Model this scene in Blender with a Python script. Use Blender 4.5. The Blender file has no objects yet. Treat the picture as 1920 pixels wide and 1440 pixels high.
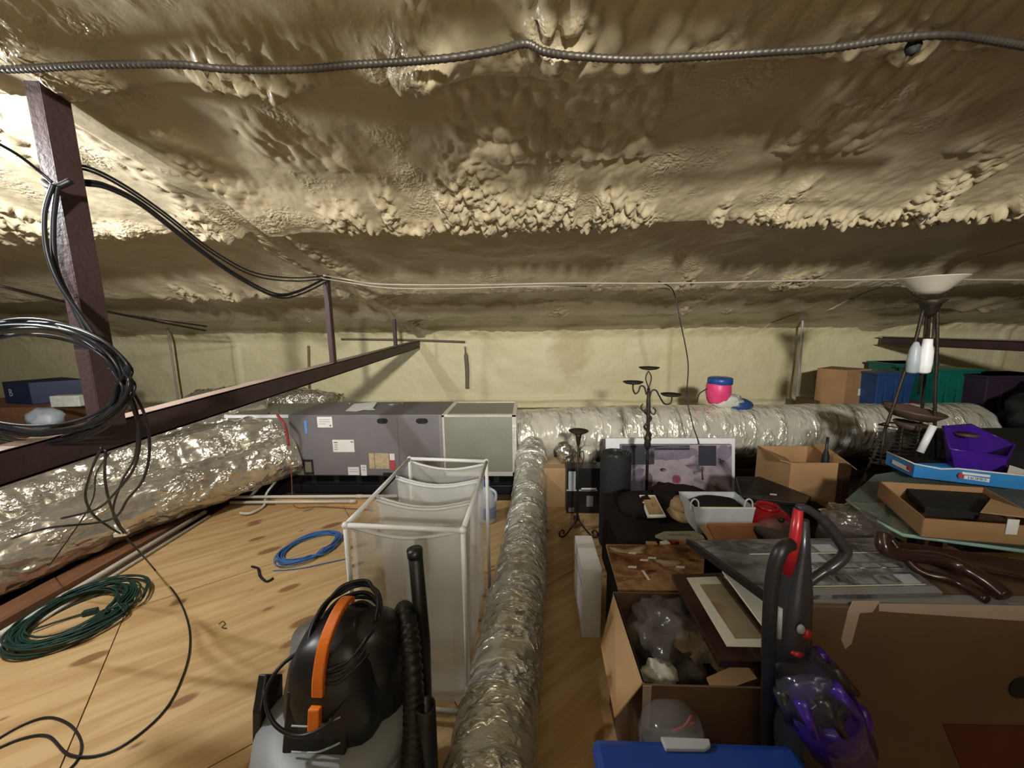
import bpy, bmesh, math, random
import numpy as np
from mathutils import Vector, Matrix, Euler
random.seed(7)
R = math.radians
V = Vector
SC = bpy.context.scene
COL = SC.collection

# ------------------------------------------------------------------ camera
CAM = V((0, 0, 1.5))
FPX = 693.0
yaw, pitch, roll = R(2.4), R(8.6), R(0.75)
fwd = V((-math.sin(yaw)*math.cos(pitch), math.cos(yaw)*math.cos(pitch), -math.sin(pitch)))
r0 = V((math.cos(yaw), math.sin(yaw), 0)); u0 = r0.cross(fwd)
rgt = r0*math.cos(roll) - u0*math.sin(roll)
upv = u0*math.cos(roll) + r0*math.sin(roll)
cd = bpy.data.cameras.new('camera'); cam = bpy.data.objects.new('camera', cd); COL.objects.link(cam)
cd.sensor_width = 36; cd.lens = FPX/1920*36; cd.clip_start = 0.02
m = Matrix((rgt, upv, -fwd)).transposed().to_4x4(); m.translation = CAM
cam.matrix_world = m; SC.camera = cam

# ------------------------------------------------------------------ world, lamps, exposure
w = bpy.data.worlds.new('World'); SC.world = w; w.use_nodes = True
w.node_tree.nodes['Background'].inputs[0].default_value = (.05, .045, .035, 1)
w.node_tree.nodes['Background'].inputs[1].default_value = 1
def lamp(name, kind, loc, energy, col, size, aim=None, cone=None, blend=.5):
    l = bpy.data.lights.new(name, kind); l.energy = energy; l.color = col; l.shadow_soft_size = size
    o = bpy.data.objects.new(name, l); COL.objects.link(o); o.location = loc
    if kind == 'SPOT':
        l.spot_size = R(cone); l.spot_blend = blend
        o.rotation_euler = (V(aim)-V(loc)).to_track_quat('-Z', 'Y').to_euler()
    return o
lamp('left_bulb', 'POINT', (-2.15, 1.08, 2.13), 105, (.93, .96, 1.0), .035)
wl = lamp('clamp_work_light', 'SPOT', (.35, -2.6, 2.48), 1400, (1.0, .97, .88), .13, aim=(.6, 5.2, 2.02), cone=49, blend=.95)
wl.scale = (3.3, 1, 1)      # cone stretched wide and kept shallow so the lower right stays dark
hl = bpy.data.lights.new('rear_fill_light', 'AREA'); hl.shape = 'RECTANGLE'; hl.size = 1.5; hl.size_y = .8; hl.energy = 20; hl.color = (1.0, .93, .74)   # added fill lamp behind the camera, evens out the ceiling brightness
ho = bpy.data.objects.new('rear_fill_light', hl); COL.objects.link(ho); ho.location = (-.4, -2.7, .03); ho.rotation_euler = (math.pi, 0, 0)
SC.cycles.max_bounces = 6; SC.cycles.glossy_bounces = 3; SC.cycles.transparent_max_bounces = 12
vs = SC.view_settings
vs.view_transform = 'Standard'; vs.look = 'None'; vs.gamma = 1; vs.use_curve_mapping = False; vs.exposure = 0.0

# ------------------------------------------------------------------ locating helpers (pixel of the 1920x1440 frame + one known world coordinate -> point)
def ray(px, py): return fwd*FPX + rgt*(px-960) + upv*(720-py)
def P(px, py, y=None, z=None, x=None):
    d = ray(px, py)
    if y is not None: t = (y-CAM.y)/d.y
    elif z is not None: t = (z-CAM.z)/d.z
    else: t = (x-CAM.x)/d.x
    return CAM + d*t
CZ, CS = 2.54, .2                      # roof underside: z = CZ - CS*y
def Pc(px, py, off=.05):               # point hanging `off` below the roof plane
    d = ray(px, py); t = (CZ-off-CAM.z)/(d.z+CS*d.y)
    return CAM + d*t

# ------------------------------------------------------------------ materials
MATS = {}
def mat(name, col, rough=.6, metal=0, var=.12, vscale=9, bump=0, bscale=60, spec=.5, alpha=1, trans=0, stretch=None, ior=1.45):
    if name in MATS: return MATS[name]
    m = bpy.data.materials.new(name); m.use_nodes = True; nt = m.node_tree; N = nt.nodes; L = nt.links
    b = N['Principled BSDF']; b.inputs['Roughness'].default_value = rough; b.inputs['Metallic'].default_value = metal
    b.inputs['Specular IOR Level'].default_value = spec; b.inputs['Alpha'].default_value = alpha
    b.inputs['Transmission Weight'].default_value = trans; b.inputs['IOR'].default_value = ior
    tc = N.new('ShaderNodeTexCoord'); mp = N.new('ShaderNodeMapping'); L.new(tc.outputs['Object'], mp.inputs[0])
    if stretch: mp.inputs['Scale'].default_value = stretch
    n = N.new('ShaderNodeTexNoise'); n.inputs['Scale'].default_value = vscale; n.inputs['Detail'].default_value = 3; L.new(mp.outputs[0], n.inputs[0])
    r = N.new('ShaderNodeValToRGB'); L.new(n.outputs[0], r.inputs[0])
    r.color_ramp.elements[0].position = .3; r.color_ramp.elements[1].position = .7
    r.color_ramp.elements[0].color = tuple(c*(1-var) for c in col)+(1,); r.color_ramp.elements[1].color = tuple(min(1, c*(1+var)) for c in col)+(1,)
    L.new(r.outputs[0], b.inputs['Base Color'])
    if bump:
        n2 = N.new('ShaderNodeTexNoise'); n2.inputs['Scale'].default_value = bscale; n2.inputs['Detail'].default_value = 4; L.new(mp.outputs[0], n2.inputs[0])
        bp = N.new('ShaderNodeBump'); bp.inputs['Strength'].default_value = 1; bp.inputs['Distance'].default_value = bump; L.new(n2.outputs[0], bp.inputs['Height']); L.new(bp.outputs[0], b.inputs['Normal'])
    MATS[name] = m; return m
def foam_mat(name, c1, c2, rough, bump, scale, brown_blotch=None):
    m = mat(name, c1, rough, 0, .1, 3); nt = m.node_tree; N = nt.nodes; L = nt.links; b = N['Principled BSDF']
    tc = N.new('ShaderNodeTexCoord')
    n = N.new('ShaderNodeTexNoise'); n.inputs['Scale'].default_value = 1.7; n.inputs['Detail'].default_value = 5; L.new(tc.outputs['Object'], n.inputs[0])
    r = N.new('ShaderNodeValToRGB'); r.color_ramp.elements[0].position = .35; r.color_ramp.elements[1].position = .68
    r.color_ramp.elements[0].color = c1+(1,); r.color_ramp.elements[1].color = c2+(1,); L.new(n.outputs[0], r.inputs[0])
    out = r.outputs[0]
    if brown_blotch:
        # brownish noise-edged blotch mixed into the wall foam colour
        (sx, sz, rx, rz) = brown_blotch
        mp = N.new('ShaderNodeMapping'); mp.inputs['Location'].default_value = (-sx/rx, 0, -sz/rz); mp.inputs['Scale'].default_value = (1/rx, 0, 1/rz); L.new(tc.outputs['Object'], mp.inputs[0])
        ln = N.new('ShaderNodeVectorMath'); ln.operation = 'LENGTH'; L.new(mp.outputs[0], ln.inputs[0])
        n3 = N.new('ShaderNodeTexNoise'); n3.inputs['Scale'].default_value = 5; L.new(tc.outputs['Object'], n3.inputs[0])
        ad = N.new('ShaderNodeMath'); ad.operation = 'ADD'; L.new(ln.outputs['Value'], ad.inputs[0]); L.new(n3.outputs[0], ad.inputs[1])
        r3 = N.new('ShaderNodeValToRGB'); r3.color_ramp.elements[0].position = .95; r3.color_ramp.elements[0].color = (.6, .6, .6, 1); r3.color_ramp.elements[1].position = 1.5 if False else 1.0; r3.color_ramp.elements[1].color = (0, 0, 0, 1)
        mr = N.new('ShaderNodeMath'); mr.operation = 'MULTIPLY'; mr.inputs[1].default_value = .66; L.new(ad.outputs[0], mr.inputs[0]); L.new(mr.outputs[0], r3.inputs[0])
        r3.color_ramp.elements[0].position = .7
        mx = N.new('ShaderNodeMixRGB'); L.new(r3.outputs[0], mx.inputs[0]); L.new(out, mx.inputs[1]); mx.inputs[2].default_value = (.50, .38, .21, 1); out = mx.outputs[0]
    L.new(out, b.inputs['Base Color'])
    n2 = N.new('ShaderNodeTexNoise'); n2.inputs['Scale'].default_value = scale; n2.inputs['Detail'].default_value = 4; L.new(tc.outputs['Object'], n2.inputs[0])
    bp = N.new('ShaderNodeBump'); bp.inputs['Distance'].default_value = bump; L.new(n2.outputs[0], bp.inputs['Height'])
    vo = N.new('ShaderNodeTexVoronoi'); vo.feature = 'SMOOTH_F1'; vo.inputs['Scale'].default_value = 60; vo.inputs['Smoothness'].default_value = .25; wv = N.new('ShaderNodeVectorMath'); wv.operation = 'MULTIPLY_ADD'; wv.inputs[1].default_value = (.06, .06, .06); L.new(n2.outputs['Color'], wv.inputs[0]); L.new(tc.outputs['Object'], wv.inputs[2]); L.new(wv.outputs[0], vo.inputs[0])
    iv = N.new('ShaderNodeMath'); iv.operation = 'SUBTRACT'; iv.inputs[0].default_value = 1; L.new(vo.outputs['Distance'], iv.inputs[1])
    mk = N.new('ShaderNodeTexNoise'); mk.inputs['Scale'].default_value = 3.2; mk.inputs['Detail'].default_value = 3; L.new(tc.outputs['Object'], mk.inputs[0])
    mr2 = N.new('ShaderNodeMapRange'); mr2.inputs[1].default_value = .54; mr2.inputs[2].default_value = .70; L.new(mk.outputs[0], mr2.inputs[0])
    ml = N.new('ShaderNodeMath'); ml.operation = 'MULTIPLY'; L.new(iv.outputs[0], ml.inputs[0]); L.new(mr2.outputs[0], ml.inputs[1])
    bp2 = N.new('ShaderNodeBump'); bp2.inputs['Distance'].default_value =  .009 if bump < .008 else .004; L.new(ml.outputs[0], bp2.inputs['Height']); L.new(bp.outputs[0], bp2.inputs['Normal']); L.new(bp2.outputs[0], b.inputs['Normal'])
    return m
def foil_mat(name, col, rough=.3, scale=22, dist=.012, stretch=(1, 1, 1), metal=.9):
    m = mat(name, col, rough, metal, .1, 5); nt = m.node_tree; N = nt.nodes; L = nt.links; b = N['Principled BSDF']
    tc = N.new('ShaderNodeTexCoord'); mp = N.new('ShaderNodeMapping'); mp.inputs['Scale'].default_value = stretch; L.new(tc.outputs['Object'], mp.inputs[0])
    n = N.new('ShaderNodeTexNoise'); n.inputs['Scale'].default_value = scale*2.2; n.inputs['Distortion'].default_value = 1.5; n.inputs['Detail'].default_value = 2; L.new(mp.outputs[0], n.inputs[0])
    v = N.new('ShaderNodeTexVoronoi'); v.inputs['Scale'].default_value = scale; v.inputs['Randomness'].default_value = 1
    wn = N.new('ShaderNodeTexNoise'); wn.inputs['Scale'].default_value = scale*.5; L.new(mp.outputs[0], wn.inputs[0])
    wa = N.new('ShaderNodeVectorMath'); wa.operation = 'MULTIPLY_ADD'; wa.inputs[1].default_value = (.25, .25, .25); L.new(wn.outputs['Color'], wa.inputs[0]); L.new(mp.outputs[0], wa.inputs[2]); L.new(wa.outputs[0], v.inputs[0])
    a = N.new('ShaderNodeMath'); a.operation = 'MULTIPLY_ADD'; L.new(n.outputs[0], a.inputs[0]); a.inputs[1].default_value = .5; L.new(v.outputs['Distance'], a.inputs[2])
    mk = N.new('ShaderNodeTexNoise'); mk.inputs['Scale'].default_value = 5; mk.inputs['Detail'].default_value = 2; L.new(mp.outputs[0], mk.inputs[0])
    mr = N.new('ShaderNodeMapRange'); mr.inputs[1].default_value = .44; mr.inputs[2].default_value = .64; mr.inputs[3].default_value = .08; L.new(mk.outputs[0], mr.inputs[0])
    ml = N.new('ShaderNodeMath'); ml.operation = 'MULTIPLY'; L.new(a.outputs[0], ml.inputs[0]); L.new(mr.outputs[0], ml.inputs[1])
    bp = N.new('ShaderNodeBump'); bp.inputs['Distance'].default_value = dist; L.new(ml.outputs[0], bp.inputs['Height']); L.new(bp.outputs[0], b.inputs['Normal'])
    return m
def ply_mat(name, c1, c2, knotc):
    m = mat(name, c1, .55, 0, .1, 3); nt = m.node_tree; N = nt.nodes; L = nt.links; b = N['Principled BSDF']
    tc = N.new('ShaderNodeTexCoord'); oi = N.new('ShaderNodeObjectInfo')
    of = N.new('ShaderNodeVectorMath'); of.operation = 'MULTIPLY_ADD'; L.new(tc.outputs['Object'], of.inputs[0]); of.inputs[1].default_value = (1, 1, 1)
    cx = N.new('ShaderNodeMath'); cx.operation = 'MULTIPLY'; cx.inputs[1].default_value = 37; L.new(oi.outputs['Random'], cx.inputs[0]); L.new(cx.outputs[0], of.inputs[2])
    mp = N.new('ShaderNodeMapping'); mp.inputs['Scale'].default_value = (.55, 5.5, 1); L.new(of.outputs[0], mp.inputs[0])
    n = N.new('ShaderNodeTexNoise'); n.inputs['Scale'].default_value = 3.2; n.inputs['Detail'].default_value = 6; n.inputs['Distortion'].default_value = .6; L.new(mp.outputs[0], n.inputs[0])
    r = N.new('ShaderNodeValToRGB'); r.color_ramp.elements[0].position = .36; r.color_ramp.elements[1].position = .62
    r.color_ramp.elements[0].color = c2+(1,); r.color_ramp.elements[1].color = c1+(1,); L.new(n.outputs[0], r.inputs[0])
    mp2 = N.new('ShaderNodeMapping'); mp2.inputs['Scale'].default_value = (2.0, 4.6, 1); L.new(of.outputs[0], mp2.inputs[0])
    v = N.new('ShaderNodeTexVoronoi'); v.voronoi_dimensions = '2D'; v.inputs['Scale'].default_value = 1.25; L.new(mp2.outputs[0], v.inputs[0])
    sep = N.new('ShaderNodeSeparateColor'); L.new(v.outputs['Color'], sep.inputs[0])
    sz = N.new('ShaderNodeMath'); sz.operation = 'MULTIPLY_ADD'; sz.inputs[1].default_value = .26; sz.inputs[2].default_value = -.05; L.new(sep.outputs[0], sz.inputs[0])
    df = N.new('ShaderNodeMath'); df.operation = 'SUBTRACT'; L.new(sz.outputs[0], df.inputs[0]); L.new(v.outputs['Distance'], df.inputs[1])
    kr = N.new('ShaderNodeValToRGB'); kr.color_ramp.elements[0].position = 0; kr.color_ramp.elements[0].color = (0, 0, 0, 1); kr.color_ramp.elements[1].position = .06; kr.color_ramp.elements[1].color = (.85, .85, .85, 1); L.new(df.outputs[0], kr.inputs[0])
    mx = N.new('ShaderNodeMixRGB'); L.new(kr.outputs[0], mx.inputs[0]); L.new(r.outputs[0], mx.inputs[1]); mx.inputs[2].default_value = knotc+(1,)
    L.new(mx.outputs[0], b.inputs['Base Color'])
    bp = N.new('ShaderNodeBump'); bp.inputs['Distance'].default_value = .0015; L.new(n.outputs[0], bp.inputs['Height']); L.new(bp.outputs[0], b.inputs['Normal'])
    return m
def patch_mat(name, cols, scale, stretch=(1, 1, 1), rough=.4, seed=0, edge=.02):
    """generic printed picture: irregular patches in the given colours"""
    m = mat(name, cols[0], rough, 0, 0, 3); nt = m.node_tree; N = nt.nodes; L = nt.links; b = N['Principled BSDF']
    tc = N.new('ShaderNodeTexCoord'); mp = N.new('ShaderNodeMapping'); mp.inputs['Scale'].default_value = stretch; mp.inputs['Location'].default_value = (seed, seed*.7, 0); L.new(tc.outputs['Object'], mp.inputs[0])
    n = N.new('ShaderNodeTexNoise'); n.inputs['Scale'].default_value = scale; n.inputs['Detail'].default_value = 3; n.inputs['Distortion'].default_value = .8; L.new(mp.outputs[0], n.inputs[0])
    r = N.new('ShaderNodeValToRGB'); L.new(n.outputs[0], r.inputs[0]); el = r.color_ramp.elements
    k = len(cols); el[0].position = .3; el[0].color = cols[0]+(1,); el[1].position = .7; el[1].color = cols[-1]+(1,)
    for i in range(1, k-1):
        e = el.new(.3+.4*i/(k-1)); e.color = cols[i]+(1,)
    L.new(r.outputs[0], b.inputs['Base Color']); return m
def net_mat(name, col, alpha):
    m = mat(name, col, .8, 0, .08, 6, .001, 200); nt = m.node_tree; N = nt.nodes; L = nt.links; b = N['Principled BSDF']; b.inputs['Alpha'].default_value = alpha
    return m
M = dict(
    foam=foam_mat('sprayed_foam', (.43, .36, .235), (.51, .43, .285), .28, .003, 20),
    foamw=foam_mat('wall_foam', (.66, .60, .36), (.72, .66, .43), .55, .010, 14, brown_blotch=(0.62, 1.16, .34, .42)),
    foil=foil_mat('insulation_foil', (.74, .70, .60), .22, 16, .022, (1.5, .55, 1.5), .8),
    foil2=foil_mat('duct_jacket', (.64, .64, .56), .15, 20, .030, (.8, 2.0, .8), .6),
    foilT=foil_mat('trunk_jacket', (.78, .75, .63), .2, 14, .022, (1.8, .8, .8), .38),
    tape=foil_mat('foil_tape', (.8, .79, .74), .3, 30, .002, (1, 1, 1), .5),
    ply=ply_mat('plywood', (.58, .40, .20), (.45, .28, .12), (.20, .085, .03)),
    sub=mat('subfloor', (.06, .035, .02), .9, bump=.004), deck=mat('ledge_wood', (.22, .15, .09), .8),
    red_iron=mat('red_oxide_steel', (.055, .030, .031), .55, .1, .15, 6, .002, 60),
    irontop=mat('pale_steel', (.30, .22, .18), .7), ply2=mat('pale_board', (.56, .37, .17), .6, 0, .2, 6, .001, 40, stretch=(1, 8, 8)),
    board=mat('brown_board', (.20, .09, .045), .6, 0, .2, 6, stretch=(4, .6, 4)),
    pvc=mat('white_pvc', (.66, .62, .55), .4, 0, .05), pvcg=mat('pale_tube', (.62, .62, .60), .4, 0, .05),
    net=net_mat('netting', (.74, .75, .72), .36), netd=net_mat('bag_cloth', (.66, .67, .66), .68),
    black=mat('black_plastic', (.012, .012, .014), .38, 0, .2), blackm=mat('matte_black', (.010, .011, .012), .8, 0, .3, 20, .002, 90),
    cable=mat('black_cable', (.010, .011, .015), .42, 0, .2), cablew=mat('grey_cable', (.35, .32, .26), .6),
    green_c=mat('green_cord', (.006, .035, .026), .55), blue_c=mat('blue_cable', (.05, .16, .42), .45),
    iron=mat('wrought_iron', (.035, .027, .02), .5, .5, .3, 30, .002, 80), conduit=mat('armoured_conduit', (.075, .065, .055), .45, .6),
    ac=mat('grey_cabinet_paint', (.175, .165, .175), .5, .1, .06, 5), actop=mat('cabinet_top', (.16, .155, .15), .5, .2),
    dboard=mat('duct_board', (.30, .31, .26), .42, .45, .08, 4, .001, 50), white=mat('white_plastic', (.78, .78, .80), .4, 0, .04),
    paper=mat('white_paper', (.72, .70, .68), .7, 0, .04), ink=mat('ink', (.15, .15, .15), .7), tan=mat('manila_label', (.45, .36, .22), .7, 0, .2, 30),
    red=mat('red_print', (.45, .06, .06), .6), bluet=mat('blue_tape', (.10, .27, .62), .5), navy=mat('navy_card', (.008, .016, .06), .5),
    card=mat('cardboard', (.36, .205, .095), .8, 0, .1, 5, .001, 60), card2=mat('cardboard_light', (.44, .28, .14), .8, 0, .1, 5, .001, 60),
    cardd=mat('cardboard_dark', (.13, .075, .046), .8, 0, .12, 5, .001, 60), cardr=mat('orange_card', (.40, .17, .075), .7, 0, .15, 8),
    vgrey=mat('vacuum_grey', (.24, .26, .28), .45, 0, .05), orange=mat('orange_plastic', (.85, .20, .02), .4, 0, .05),
    tote=mat('blue_tote', (.014, .055, .30), .35, 0, .1, 3), greenb=mat('green_bin', (.006, .13, .10), .4, 0, .1), blueb=mat('blue_bin', (.02, .06, .18), .4),
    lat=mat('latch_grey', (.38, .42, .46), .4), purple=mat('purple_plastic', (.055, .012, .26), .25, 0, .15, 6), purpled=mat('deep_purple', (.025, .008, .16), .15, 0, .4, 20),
    vclear=mat('smoky_clear', (.07, .07, .09), .08, 0, .05, alpha=.5), vpurp=mat('vivid_purple', (.05, .018, .28), .2), clear=mat('clear_plastic', (.35, .35, .36), .12, 0, .05, alpha=.28), clearb=mat('blue_clear', (.05, .08, .35), .2, 0, .1, alpha=.7),
    bag=mat('plastic_bag', (.16, .14, .13), .2, 0, .25, 8, .01, 14, alpha=.5), silver=foil_mat('silver_bag', (.5, .47, .42), .2, 30, .02),
    redp=mat('red_plastic', (.30, .008, .012), .3, 0, .1), vred=mat('vacuum_red', (.30, .010, .015), .3), vdark=mat('vacuum_dark', (.022, .022, .026), .28),
    pink=mat('pink_plastic', (.75, .06, .20), .4), blue=mat('blue_lid', (.02, .07, .30), .35), cloth=mat('white_cloth', (.55, .56, .50), .9, 0, .15, 20, .004, 40),
    bleach=mat('bleach_jug', (.50, .53, .60), .4), blabel=mat('bleach_label', (.22, .27, .42), .5),
    shade=mat('frosted_glass', (.48, .44, .37), .4, 0, .05), brownd=mat('dark_wood', (.030, .013, .009), .2, 0, .3, 5, stretch=(1, 6, 1)),
    brown2=mat('brown_dish', (.09, .055, .04), .5), glass=mat('table_glass', (.35, .45, .42), .05, 0, .02, alpha=.25), gedge=mat('glass_edge', (.30, .48, .42), .2, 0, .1),
    cream=mat('cream_mat', (.66, .64, .52), .7, 0, .03), basket=mat('white_basket', (.50, .52, .55), .5), hat=mat('straw', (.28, .18, .09), .8, 0, .3, 14, .003, 60),
    tapec=mat('packing_tape', (.42, .33, .29), .3, 0, .06), bark=mat('wine_red_card', (.10, .022, .012), .8), hose=mat('hose_black', (.012, .012, .013), .42, 0, .2),
    grey=mat('grey_board', (.22, .22, .22), .5), dgap=mat('dark_gap', (.16, .14, .10), .9), rust=mat('rust_line', (.16, .07, .04), .6),
    art=patch_mat('pale_portrait_print', [(.03, .03, .045), (.20, .16, .20), (.33, .27, .31), (.38, .31, .34), (.09, .08, .12), (.24, .21, .26)], 3.0, (1, 1, 1.3), seed=3.1),
    art2=patch_mat('brown_glossy_print', [(.05, .02, .012), (.20, .09, .035), (.30, .17, .07), (.14, .05, .02), (.45, .36, .24)], 6, (1, 1.8, 1), .12, 1.3),
    art3=patch_mat('sepia_print', [(.10, .08, .03), (.26, .21, .12), (.30, .25, .15), (.20, .12, .06)], 6, (1, 1, 1), .3, 5),
    art4=patch_mat('grey_landscape', [(.05, .05, .05), (.13, .13, .125), (.17, .17, .165), (.07, .07, .07), (.35, .35, .33)], 5, (1, 2.2, 1), .25, 2),
    photo=patch_mat('little_photos', [(.02, .02, .02), (.12, .12, .12), (.28, .28, .28), (.08, .07, .07)], 14, (1, 1, 1), .3, 2.7),
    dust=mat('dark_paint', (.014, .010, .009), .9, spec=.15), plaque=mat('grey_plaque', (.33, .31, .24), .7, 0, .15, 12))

# ------------------------------------------------------------------ mesh helpers
ORG = {}
def tag(o, label=None, cat=None, group=None, kind=None):
    if label: o['label'] = label
    if cat: o['category'] = cat
    if group: o['group'] = group
    if kind: o['kind'] = kind
    return o
def obj(name, bm, mt, parent=None, smooth=False, bev=0, label=None, cat=None, group=None, kind=None, sub=0):
    if isinstance(bm, tuple):
        me = bpy.data.meshes.new(name); me.from_pydata(*bm); me.update()
    else:
        bmesh.ops.recalc_face_normals(bm, faces=bm.faces)
        me = bpy.data.meshes.new(name); bm.to_mesh(me); bm.free()
    me.materials.append(M[mt] if isinstance(mt, str) else mt)
    o = bpy.data.objects.new(name, me); COL.objects.link(o)
    if parent is not None:
        o.parent = parent; org = ORG.get(parent.name, V((0, 0, 0)))
        me.transform(Matrix.Translation(-org)); ORG[o.name] = org
    else:
        # origin at the base of the thing
        cs = [v.co for v in me.vertices]
        if cs and kind != 'structure':
            mn = V((min(c.x for c in cs), min(c.y for c in cs), min(c.z for c in cs))); mx = V((max(c.x for c in cs), max(c.y for c in cs), 0))
            org = V(((mn.x+mx.x)/2, (mn.y+mx.y)/2, mn.z)); me.transform(Matrix.Translation(-org)); o.location = org; ORG[o.name] = org
        else: ORG[o.name] = V((0, 0, 0))
    if smooth: me.polygons.foreach_set('use_smooth', [True]*len(me.polygons))
    if bev:
        b = o.modifiers.new('b', 'BEVEL'); b.width = bev; b.segments = 2; b.limit_method = 'ANGLE'
    if sub:
        s = o.modifiers.new('s', 'SUBSURF'); s.levels = sub; s.render_levels = sub
    return tag(o, label, cat, group, kind)
def thing(name, label, cat, loc, group=None, kind=None):
    o = bpy.data.objects.new(name, None); COL.objects.link(o); o.location = V(loc); o.empty_display_size = .05
    ORG[o.name] = V(loc); return tag(o, label, cat, group, kind)
def B(): return bmesh.new()
def box(bm, c, s, rz=0, rx=0, ry=0, taper=1):
    vs_ = []
    M_ = Matrix.Translation(V(c)) @ Euler((rx, ry, rz)).to_matrix().to_4x4()
    for k in (-1, 1):
        t = taper if k < 0 else 1
        for a, b in ((-1, -1), (1, -1), (1, 1), (-1, 1)):
            vs_.append(bm.verts.new(M_ @ V((a*s[0]/2*t, b*s[1]/2*t, k*s[2]/2))))
    for f in ((0, 3, 2, 1), (4, 5, 6, 7), (0, 1, 5, 4), (1, 2, 6, 5), (2, 3, 7, 6), (3, 0, 4, 7)): bm.faces.new([vs_[i] for i in f])
    return bm
def mm(bm, a, b):   # box from min corner to max corner
    return box(bm, [(p+q)/2 for p, q in zip(a, b)], [abs(q-p) for p, q in zip(a, b)])
def spline(pts, n=8, closed=False):
    pts = [V(p) for p in pts]; out = []; k = len(pts)
    if k < 3 and not closed: return pts
    rng = range(k if closed else k-1)
    for i in rng:
        if closed: p0, p1, p2, p3 = pts[i-1], pts[i], pts[(i+1) % k], pts[(i+2) % k]
        else: p0, p1, p2, p3 = pts[max(i-1, 0)], pts[i], pts[i+1], pts[min(i+2, k-1)]
        for j in range(n):
            t = j/n
            out.append(.5*((2*p1)+(p2-p0)*t+(2*p0-5*p1+4*p2-p3)*t*t+(3*p1-p0-3*p2+p3)*t**3))
    if not closed: out.append(pts[-1])
    return out
def tube(bm, pts, r, seg=8, closed=False, cap=True, rf=None):
    pts = [V(p) for p in pts]; n = len(pts); rings = []
    t0 = (pts[1]-pts[0]).normalized(); a = V((0, 0, 1)) if abs(t0.z) < .9 else V((1, 0, 0)); nrm = t0.cross(a).normalized()
    for i in range(n):
        if closed: t = pts[(i+1) % n]-pts[i-1]
        else: t = pts[min(i+1, n-1)]-pts[max(i-1, 0)]
        if t.length < 1e-9: t = t0
        t.normalize(); nrm = (nrm-t*nrm.dot(t))
        if nrm.length < 1e-6: nrm = t.orthogonal()
        nrm.normalize(); bn = t.cross(nrm); ring = []
        for k in range(seg):
            an = 2*math.pi*k/seg; rr = r[i] if isinstance(r, (list, tuple)) else r
            if rf: rr = rf(i, an, rr)
            ring.append(bm.verts.new(pts[i]+(nrm*math.cos(an)+bn*math.sin(an))*rr))
        rings.append(ring)
    for i in range(n if closed else n-1):
        A, C = rings[i], rings[(i+1) % n]
        for k in range(seg): bm.faces.new((A[k], A[(k+1) % seg], C[(k+1) % seg], C[k]))
    if cap and not closed: bm.faces.new(rings[0][::-1]); bm.faces.new(rings[-1])
    return bm
def lathe(bm, c, prof, seg=24, axis=None, rf=None):
    c = V(c); rings = []; Q = (V(axis).normalized().to_track_quat('Z', 'Y').to_matrix() if axis else Matrix.Identity(3))
    for r_, z_ in prof:
        rings.append([bm.verts.new(c+Q@V(((r_*(rf(2*math.pi*k/seg, z_) if rf else 1))*math.cos(2*math.pi*k/seg), (r_*(rf(2*math.pi*k/seg, z_) if rf else 1))*math.sin(2*math.pi*k/seg), z_))) for k in range(seg)])
    for A, C in zip(rings, rings[1:]):
        for k in range(seg): bm.faces.new((A[k], A[(k+1) % seg], C[(k+1) % seg], C[k]))
    if prof[0][0] > 1e-5: bm.faces.new(rings[0][::-1])
    if prof[-1][0] > 1e-5: bm.faces.new(rings[-1])
    bmesh.ops.remove_doubles(bm, verts=bm.verts, dist=1e-6)
    return bm
def slab(bm, quad, th, dirn=(0, 0, -1)):
    """polygon given by its corner points, thickened along dirn"""
    d = V(dirn).normalized()*th; a = [bm.verts.new(V(p)) for p in quad]; b = [bm.verts.new(V(p)+d) for p in quad]; n = len(a)
    bm.faces.new(a); bm.faces.new(b[::-1])
    for i in range(n): bm.faces.new((a[i], b[i], b[(i+1) % n], a[(i+1) % n]))
    return bm
def blob(c, s, seed=0, amp=.25, lv=3, f=3.0, crease=False):
    from mathutils import noise
    bm = B(); bmesh.ops.create_icosphere(bm, subdivisions=lv, radius=1)
    for v in bm.verts:
        n = noise.fractal(v.co*f+V((seed*3.1, seed, 0)), 1, 2, 3)
        if crease: n = -abs(n)*1.5
        v.co = v.co*(1+amp*n); v.co = V((v.co.x*s[0], v.co.y*s[1], v.co.z*s[2]))+V(c)
    return bm
def text(s, size, p, rot, mt, parent, name='lettering', ext=.0005):
    cu = bpy.data.curves.new(name, 'FONT'); cu.body = s; cu.size = size; cu.extrude = ext; cu.align_x = 'CENTER'; cu.align_y = 'CENTER'; cu.resolution_u = 2
    oc = bpy.data.objects.new('tmp_text', cu); COL.objects.link(oc); bpy.context.view_layer.update()
    me = bpy.data.meshes.new_from_object(oc.evaluated_get(bpy.context.evaluated_depsgraph_get())); me.name = name; bpy.data.objects.remove(oc); bpy.data.curves.remove(cu)
    o = bpy.data.objects.new(name, me); COL.objects.link(o); me.materials.clear(); me.materials.append(M[mt]); o.parent = parent
    o.location = V(p)-ORG[parent.name]; o.rotation_euler = rot; ORG[o.name] = V(p); return o

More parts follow.
